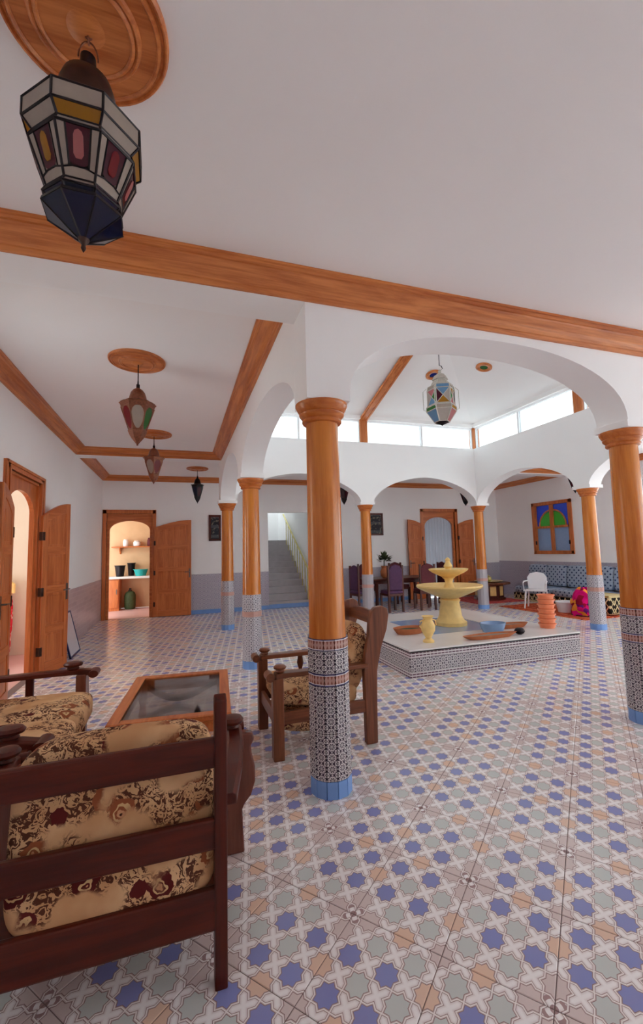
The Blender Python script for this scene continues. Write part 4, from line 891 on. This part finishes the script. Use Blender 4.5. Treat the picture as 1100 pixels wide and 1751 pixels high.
# ------------------------------------------------------------------ sofas and armchair
def carved_sofa(name, label, loc, rz, seat, nseat, cw=None):
    t = thing(name, label, name.split('_')[1], loc, rz, 'dark wooden seats with floral cushions'); L = seat*nseat
    for k in range(nseat+1):
        x = -k*seat; MB().prism([(0.0, 0.0), (0.06, 0.0), (0.055, 0.5), (0.045, 0.97), (0.02, 0.985), (-0.012, 0.97), (-0.005, 0.5)], x-0.022, x+0.022, 'x').build('post', 'dark_wood_z', t, bevel=0.005)
    for z0, z1 in ((0.73, 0.835), (0.455, 0.56), (0.19, 0.33)):
        MB().box(-L-0.01, -0.005, 0.003, 0.032, z0, z1).build('back_rail', 'dark_wood_x', t, bevel=0.008)
    MB().box(-L, 0, 0.66, 0.70, 0.19, 0.31).build('front_rail', 'dark_wood_x', t, bevel=0.006)
    for s, x in ((1, 0.0), (-1, -L)):
        MB().box(min(x-s*0.02, x+s*0.015), max(x-s*0.02, x+s*0.015), 0.02, 0.68, 0.19, 0.29).build('side_rail', 'dark_wood_y', t, bevel=0.004)
        # arm rest with rolled knob and balusters
        pa = [(x+s*0.02, 0.03, 0.60), (x+s*0.07, 0.25, 0.605), (x+s*0.11, 0.5, 0.60), (x+s*0.125, 0.68, 0.595), (x+s*0.125, 0.75, 0.575)]
        am = MB(); prev = None
        for p in pa:
            ring = [(p[0]-0.04, p[1], p[2]-0.018), (p[0]+0.04, p[1], p[2]-0.018), (p[0]+0.04, p[1], p[2]+0.012), (p[0]+0.025, p[1], p[2]+0.022), (p[0]-0.025, p[1], p[2]+0.022), (p[0]-0.04, p[1], p[2]+0.012)]
            i = len(am.v); am.v += ring
            if prev is not None: am.f += [(prev+j, prev+(j+1) % 6, i+(j+1) % 6, i+j) for j in range(6)]
            else: am.f.append(tuple(range(i, i+6)))
            prev = i
        am.f.append(tuple(range(prev, prev+6))); ar = am.build('arm_rest', 'dark_wood_y', t, bevel=0.004)
        kn = MB().lathe([(0.0, 0.62), (0.03, 0.622), (0.035, 0.635), (0.03, 0.645), (0.05, 0.655), (0.055, 0.668), (0.045, 0.682), (0.0, 0.69)], 20, c=(x+s*0.115, 0.64, -0.01)); kn.build('knob', 'dark_wood_z', ar, 40)
        MB().tube([(x+s*0.065, 0.755, 0.575), (x+s*0.185, 0.755, 0.575)], 0.028, 12).build('scroll', 'dark_wood_x', ar, 50)
        for y in ((0.22, 0.42) if nseat > 1 else ()): MB().box(x+s*(0.04+y*0.13)-0.018, x+s*(0.04+y*0.13)+0.018, y-0.02, y+0.02, 0.28, 0.59).build('baluster', 'dark_wood_z', t, bevel=0.006)
        o = [(0.075, 0.575), (0.185, 0.575), (0.222, 0.565), (0.230, 0.54), (0.212, 0.505), (0.215, 0.47), (0.232, 0.40), (0.232, 0.33), (0.21, 0.265), (0.178, 0.23), (0.165, 0.205), (0.168, 0.12), (0.175, 0.0), (0.085, 0.0), (0.08, 0.12), (0.088, 0.21), (0.07, 0.235)]
        MB().prism([(x+s*a, z) for a, z in o], 0.66, 0.715, 'y').build('front_stile', 'stile_wood_lit', t, bevel=0.008)
    for k in range(nseat):
        cw = cw or seat*0.97; xc = -seat*(k+0.5)+(seat-cw)/2-0.008; R1 = Matrix.Rotation(-0.16, 4, 'X')
        MB().pillow((xc, 0.15, 0.56), (cw, 0.20, 0.55), 0.24, 44, 22, R1, 0.1).build('back_cushion', 'floral', t, 80)
        MB().pillow((xc, 0.44, 0.395), (cw, 0.68, 0.19), 0.26, 36, 16, None, 0.25).build('seat_cushion', 'floral', t, 80)
    MB().box(-L+0.02, -0.02, 0.03, 0.66, 0.285, 0.30).build('seat_board', 'dark_wood_x', t)
    return t
carved_sofa('wooden_armchair', 'dark wooden slat back armchair with floral cushions, seen from behind in the near left', (0.145, 1.655, 0), 0.0, 0.74, 1, 0.665)
sb2 = carved_sofa('wooden_sofa', 'dark wooden sofa with floral cushions along the left, beside the glass table', (-1.62, 2.69, 0), -PI/2, 0.56, 2); sb2.scale = (1, 1.3, 1)

ac = thing('armchair', 'brown wooden armchair with paddle back posts and floral cushion behind the front column', 'armchair', (1.43, 3.50, 0), PI/2)
for s in (-1, 1):
    x = s*0.30
    MB().prism([(0.70, 0), (0.78, 0), (0.78, 0.575), (0.70, 0.575)], x-0.04, x+0.04, 'x').build('front_leg', 'chair_wood_z', ac, bevel=0.006)
    bp = [(0.05, 0.0), (-0.045, 0.0), (-0.05, 0.3), (-0.06, 0.55), (-0.10, 0.72), (-0.155, 0.86), (-0.175, 0.97), (-0.165, 1.02), (-0.12, 1.045), (-0.06, 1.035), (-0.02, 1.0), (-0.005, 0.92), (0.005, 0.82), (0.04, 0.68), (0.055, 0.55)]
    MB().prism(bp, x-0.028, x+0.028, 'x').build('back_post', 'chair_wood_z', ac, bevel=0.008)
    am = MB().box(x-0.045, x+0.045, 0.02, 0.76, 0.575, 0.61); a_ = am.build('arm_rest', 'chair_wood_y', ac, bevel=0.008)
    MB().tube([(x-0.055, 0.80, 0.592), (x+0.055, 0.80, 0.592)], 0.032, 14).build('scroll', 'chair_wood_x', a_, 50)
    MB().lathe([(0.0, 0.608), (0.028, 0.61), (0.034, 0.62), (0.028, 0.63), (0.045, 0.64), (0.048, 0.652), (0.036, 0.664), (0, 0.67)], 16, c=(x, 0.72, 0)).build('knob', 'chair_wood_z', a_, 40)
    MB().box(x-0.02, x+0.02, 0.03, 0.72, 0.24, 0.33).build('side_rail', 'chair_wood_y', ac, bevel=0.004)
    MB().lathe([(0.03, 0.33), (0.018, 0.36), (0.03, 0.42), (0.016, 0.46), (0.03, 0.51), (0.02, 0.575)], 14, c=(x, 0.40, 0)).build('baluster', 'chair_wood_z', ac, 40)
MB().box(-0.28, 0.28, 0.73, 0.76, 0.22, 0.32).build('front_rail', 'chair_wood_x', ac, bevel=0.004)
MB().prism([(-0.28, 0.60), (0.28, 0.60), (0.28, 0.68), (0.15, 0.70), (0, 0.71), (-0.15, 0.70), (-0.28, 0.68)], -0.05, -0.02, 'y').build('back_rail', 'chair_wood_x', ac, bevel=0.004)
MB().prism([(-0.28, 0.88), (0.28, 0.88), (0.28, 0.96), (0.15, 0.99), (0, 1.0), (-0.15, 0.99), (-0.28, 0.96)], -0.11, -0.085, 'y').build('crest_rail', 'chair_wood_x', ac, bevel=0.004)
MB().pillow((0, 0.40, 0.39), (0.54, 0.68, 0.17), 0.34, 32, 14, Matrix.Rotation(0.10, 4, 'X'), 0.2).build('seat_cushion', 'floral', ac, 80)
MB().pillow((0, 0.07, 0.62), (0.52, 0.16, 0.50), 0.45, 32, 16, Matrix.Rotation(0.18, 4, 'X'), 0.1).build('back_cushion', 'floral', ac, 80)
MB().pillow((0, 0.42, 0.20), (0.50, 0.66, 0.22), 0.6, 28, 12, Matrix.Rotation(0.08, 4, 'X')).build('seat_sling', 'floral', ac, 80)

# ------------------------------------------------------------------ coffee table
ct = thing('coffee_table', 'orange wooden coffee table with smoked glass top between the sofas', 'table', (-0.005, 3.57, 0), -0.083); hx, hy = 0.385, 0.55
fr = MB(); z0, z1 = 0.41, 0.45
for s in (-1, 1): fr.box(min(s*hx, s*(hx-0.075)), max(s*hx, s*(hx-0.075)), -hy, hy, z0, z1); fr.box(-hx+0.075, hx-0.075, min(s*hy, s*(hy-0.075)), max(s*hy, s*(hy-0.075)), z0, z1)
fr.build('top_frame', 'door_wood_y', ct, bevel=0.008); MB().box(-hx+0.07, hx-0.07, -hy+0.07, hy-0.07, 0.430, 0.438).build('glass_top', 'smoked_glass', ct)
ap = MB()
for s in (-1, 1): ap.box(min(s*(hx-0.03), s*(hx-0.055)), max(s*(hx-0.03), s*(hx-0.055)), -hy+0.05, hy-0.05, 0.33, 0.41); ap.box(-hx+0.055, hx-0.055, min(s*(hy-0.03), s*(hy-0.055)), max(s*(hy-0.03), s*(hy-0.055)), 0.33, 0.41)
ap.build('apron', 'door_wood_y', ct, bevel=0.003)
for sx in (-1, 1):
    for sy in (-1, 1): MB().lathe([(0.025, 0), (0.03, 0.02), (0.022, 0.06), (0.034, 0.14), (0.024, 0.22), (0.036, 0.28), (0.036, 0.41)], 16, c=(sx*(hx-0.06), sy*(hy-0.06), 0)).build('leg', 'door_wood_z', ct, 40)
for sy in (-1, 1):
    pts = [(-0.28+0.56*q/12, sy*(0.47-0.36*math.sin(PI*q/12))) for q in range(13)]
    mb = MB()
    for (a, b), (c, d) in zip(pts, pts[1:]): mb.prism([(a, b-0.035), (c, d-0.035), (c, d+0.035), (a, b+0.035)], 0.36, 0.39, 'z')
    mb.build('curved_stretcher', 'chair_wood_x', ct)

# ------------------------------------------------------------------ leaning framed board
lb = thing('framed_board', 'blue framed pale board leaning on the left wall behind the open door', 'board', (-1.51, 7.64, 0), 0)
LR = Matrix.Rotation(math.radians(-14), 4, 'Y')
MB().box(-0.006, 0.006, -0.30, 0.30, 0.02, 0.64, LR).build('panel', 'silver_board', lb)
fb = MB()
for a in ((-0.32, 0.32, 0.0, 0.025), (-0.32, 0.32, 0.635, 0.66), (-0.32, -0.295, 0.0, 0.66), (0.295, 0.32, 0.0, 0.66)): fb.box(-0.012, 0.012, a[0], a[1], a[2], a[3], LR)
fb.build('frame', 'navy', lb)

# ------------------------------------------------------------------ pictures on the far wall
for x, z, wd, hh, lab in [(0.87, 2.14, 0.30, 0.66, 'dark framed narrow picture on the far wall right of the kitchen door'), (5.29, 2.21, 0.68, 0.64, 'dark framed picture on the far wall above the dining chairs')]:
    t = thing('wall_picture', lab, 'picture', (x, YF-0.012, z), 0, 'pictures on the far wall'); f = MB()
    for a in ((-wd/2, wd/2, -hh/2, -hh/2+0.05), (-wd/2, wd/2, hh/2-0.05, hh/2), (-wd/2, -wd/2+0.05, -hh/2, hh/2), (wd/2-0.05, wd/2, -hh/2, hh/2)): f.box(a[0], a[1], -0.03, 0.01, a[2], a[3])
    f.build('frame', 'dark_wood_x', t); MB().box(-wd/2+0.05, wd/2-0.05, -0.012, 0.004, -hh/2+0.05, hh/2-0.05).build('canvas', 'picture', t)

# ------------------------------------------------------------------ dining set
DT = (5.35, 10.05)
t = thing('dining_table', 'dark dining table under the far gallery surrounded by high backed chairs', 'table', (DT[0], DT[1], 0)); 
MB().box(-0.85, 0.85, -0.45, 0.45, 0.72, 0.76).build('table_top', 'dark_wood_x', t, bevel=0.008); MB().box(-0.78, 0.78, -0.38, 0.38, 0.64, 0.72).build('apron', 'dark_wood_x', t)
for sx in (-1, 1):
    for sy in (-1, 1): MB().lathe([(0.04, 0), (0.045, 0.08), (0.03, 0.3), (0.05, 0.55), (0.05, 0.66)], 14, c=(sx*0.74, sy*0.34, 0)).build('leg', 'dark_wood_z', t, 40)
def dining_chair(x, y, rz, mt, label):
    t = thing('dining_chair', label, 'chair', (x, y, 0), rz, 'high backed dining chairs')
    MB().pillow((0, 0, 0.47), (0.44, 0.44, 0.09), 0.3, 24, 10).build('seat', mt, t, 60)
    for sx in (-1, 1): MB().box(sx*0.19-0.022, sx*0.19+0.022, 0.16, 0.20, 0, 0.44).build('leg', 'dark_wood_z', t); MB().box(sx*0.19-0.022, sx*0.19+0.022, -0.21, -0.17, 0, 1.10).build('leg', 'dark_wood_z', t)
    MB().prism([(-0.17, 0.52), (0.17, 0.52), (0.18, 1.0), (0.12, 1.08), (0, 1.12), (-0.12, 1.08), (-0.18, 1.0)], -0.215, -0.165, 'y').build('backrest', mt, t, bevel=0.012)
    MB().box(-0.2, 0.2, -0.205, 0.195, 0.385, 0.44).build('seat_frame', 'dark_wood_x', t)
dining_chair(4.22, 9.75, -PI/2+0.15, 'plum', 'plum high backed chair at the left end of the dining table'); dining_chair(4.85, 9.38, 0.05, 'plum', 'plum high backed chair on the near side of the dining table, left'); dining_chair(5.75, 9.38, -0.1, 'burgundy', 'burgundy high backed chair on the near side of the dining table, right')
dining_chair(4.85, 10.75, PI, 'burgundy', 'burgundy high backed chair on the far side of the dining table, left'); dining_chair(5.8, 10.75, PI+0.1, 'burgundy', 'burgundy high backed chair on the far side of the dining table, right'); dining_chair(6.5, 10.0, PI/2, 'burgundy', 'burgundy high backed chair at the right end of the dining table')
pv = thing('potted_plant', 'dark bushy plant in a vase on the dining table', 'plant', (4.98, 10.0, 0.76)); MB().lathe([(0.05, 0), (0.09, 0.06), (0.1, 0.16), (0.06, 0.25), (0.08, 0.3), (0.06, 0.3), (0, 0.28)], 20).build('vase', 'terracotta', pv, 40)
lm = MB()
for k in range(90):
    a = random.uniform(0, 2*PI); e_ = random.uniform(-0.1, 1.45); r0 = random.uniform(0.05, 0.17); c = Vector((math.cos(a)*math.cos(e_), math.sin(a)*math.cos(e_), math.sin(e_))); p = Vector((0, 0, 0.42))+c*r0
    s1 = c.cross(Vector((0.3, 0.2, 1))).normalized()*0.028; lm.poly([p-s1*0.3, p+c*0.05-s1, p+c*0.12, p+c*0.05+s1])
lf_ = lm.build('foliage', 'leaf_green', pv); lf_['kind'] = 'stuff'
MB().tube([(0, 0, 0.25), (0.01, 0, 0.45)], 0.012, 6).build('stem', 'leaf_green', pv)

# ------------------------------------------------------------------ low table and rugs by the far right corner
struct_rug = MB().box(7.4, 8.9, 9.4, 10.95, 0.001, 0.015).build('rug', 'red_rug', None); tag(struct_rug, 'dusty red rug under the low table in the far right corner', 'rug')
t = thing('low_table', 'low carved brown table on the red rug in the far right corner', 'table', (8.3, 10.15, 0.015)); MB().lathe([(0.55, 0.42), (0.57, 0.45), (0.55, 0.48), (0, 0.48)], 8).build('table_top', 'chair_wood_x', t); MB().lathe([(0.42, 0.0), (0.42, 0.06), (0.38, 0.08), (0.38, 0.42)], 8).build('carved_base', 'dark_wood_z', t)
for k in range(8): MB().box(-0.08, 0.08, 0.352, 0.365, 0.12, 0.38).build('panel', 'gold_stone', t, rot=(0, 0, 2*PI*(k+0.5)/8+PI/2))
tr = thing('serving_tray', 'round golden tray lying on the low corner table', 'tray', (8.3, 10.15, 0.495)); MB().lathe([(0.3, 0.0), (0.38, 0.03), (0.39, 0.03), (0.3, 0.008), (0, 0.008)], 28).build('tray', 'brass_yellow', tr, 40); MB().lathe([(0.05, 0.008), (0.09, 0.06), (0.08, 0.13), (0.03, 0.17), (0, 0.19)], 18).build('dome_lid', 'brass_yellow', tr, 40)

# ------------------------------------------------------------------ bench along the right wall
rg_ = MB().box(7.55, 8.88, 6.5, 8.9, 0.001, 0.014).build('rug', 'rug', None); tag(rg_, 'orange red woven rug before the bench by the magenta blanket', 'rug')
bn = thing('banquette', 'long low bench with pale seat cushions along the right wall', 'bench', (9.28, 8.0, 0))
for k in range(3): MB().box(-0.36, 0.36, -1.9+k*1.27, -1.9+k*1.27+1.25, 0.0, 0.20).build('base', 'zigzag', bn, bevel=0.01)
for k in range(3): MB().pillow((0, -1.27+k*1.27, 0.29), (0.74, 1.25, 0.19), 0.25, 32, 12).build('seat_cushion', 'dotted_blue', bn, 70)
for k in range(6):
    t = thing('bench_cushion', ['blue dotted back cushion of the bench, %s from the near end' % w_ for w_ in ('first', 'second', 'third', 'fourth', 'fifth', 'last')][k], 'cushion', (9.56, 6.42+k*0.635, 0.385), 0, 'blue dotted bench cushions')
    MB().pillow((0, 0, 0.29), (0.17, 0.62, 0.56), 0.3, 28, 14, Matrix.Rotation(0.1, 4, 'Y')).build('cushion', 'dotted_blue', t, 70)
    MB().tube([(-0.03+0.06*math.sin(0.1), 0.30*math.cos(a), 0.29+0.27*math.sin(a)) for a in [2*PI*j/24 for j in range(24)]], 0.008, 5, True).build('piping', 'navy', t, 60)
ot = thing('seat_block', 'black and cream zigzag covered seat block standing beside the right column', 'ottoman', (8.63, 7.0, 0.014)); MB().pillow((0, 0, 0.2), (0.56, 0.8, 0.4), 0.12, 32, 12).build('cover', 'zigzag', ot, 50); MB().box(-0.275, 0.275, -0.39, 0.39, 0.0, 0.02).build('base', 'dark_wood_y', ot)
for s in (-1, 1): MB().tube([(s*0.275, -0.39, 0.39), (s*0.275, 0.39, 0.39)], 0.012, 6).build('piping', 'brass_yellow', ot, 60)
bl = thing('blanket', 'crumpled magenta and orange blanket heaped beside the right column', 'blanket', (8.05, 6.90, 0.014)); mb = MB(); NU, NV = 36, 18
for a in range(NV+1):
    th = PI/2*a/NV
    for b in range(NU):
        ph = 2*PI*b/NU; r = 1+0.10*math.sin(ph*5+a*0.6)+0.07*math.sin(ph*9-a)+0.05*math.sin(a*1.3+ph*3); h = 0.55*math.sin(th)*(1+0.06*math.sin(ph*4))
        mb.v.append((0.24*r*math.cos(th)**0.5*math.cos(ph), 0.27*r*math.cos(th)**0.5*math.sin(ph), h))
for a in range(NV):
    for b in range(NU): mb.f.append((a*NU+b, a*NU+(b+1) % NU, (a+1)*NU+(b+1) % NU, (a+1)*NU+b))
mb.build('folds', 'blanket', bl, 80); MB().tube([(0.25*math.cos(a), 0.28*math.sin(a), 0.015) for a in [2*PI*j/24 for j in range(24)]], 0.014, 6, True).build('hem', 'burgundy', bl, 60)
tb = thing('plastic_tub', 'white plastic tub standing on the orange rug beside the blanket', 'tub', (8.09, 7.44, 0.014))
MB().lathe([(0.15, 0), (0.19, 0.2), (0.21, 0.21), (0.21, 0.23), (0.18, 0.22), (0.14, 0.02), (0, 0.02)], 28).build('body', 'plastic_white', tb, 40)
for s in (-1, 1): MB().box(-0.05, 0.05, s*0.2-0.02, s*0.2+0.02, 0.2, 0.225).build('handle', 'plastic_white', tb, bevel=0.006)
wc = thing('plastic_chair', 'white plastic garden chair beside the rug behind the orange tubs', 'chair', (8.05, 8.2, 0.016), 2.2)
MB().prism([(-0.21, -0.2), (0.21, -0.2), (0.24, 0.22), (-0.24, 0.22)], 0.40, 0.43, 'z').build('seat', 'plastic_white', wc, bevel=0.008)
MB().prism([(-0.2, 0.43), (0.2, 0.43), (0.22, 0.70), (0.15, 0.80), (0, 0.83), (-0.15, 0.80), (-0.22, 0.70)], -0.225, -0.195, 'y').build('backrest', 'plastic_white', wc, bevel=0.008)
for sx in (-1, 1):
    for sy in (-1, 1): MB().tube([(sx*0.19, sy*0.18, 0.41), (sx*0.23, sy*0.22, 0.0)], [0.022, 0.016], 8).build('leg', 'plastic_white', wc, 50)
    MB().tube([(sx*0.21, -0.2, 0.62), (sx*0.25, 0.05, 0.62), (sx*0.24, 0.2, 0.58), (sx*0.22, 0.2, 0.41)], 0.016, 8).build('arm', 'plastic_white', wc, 50)
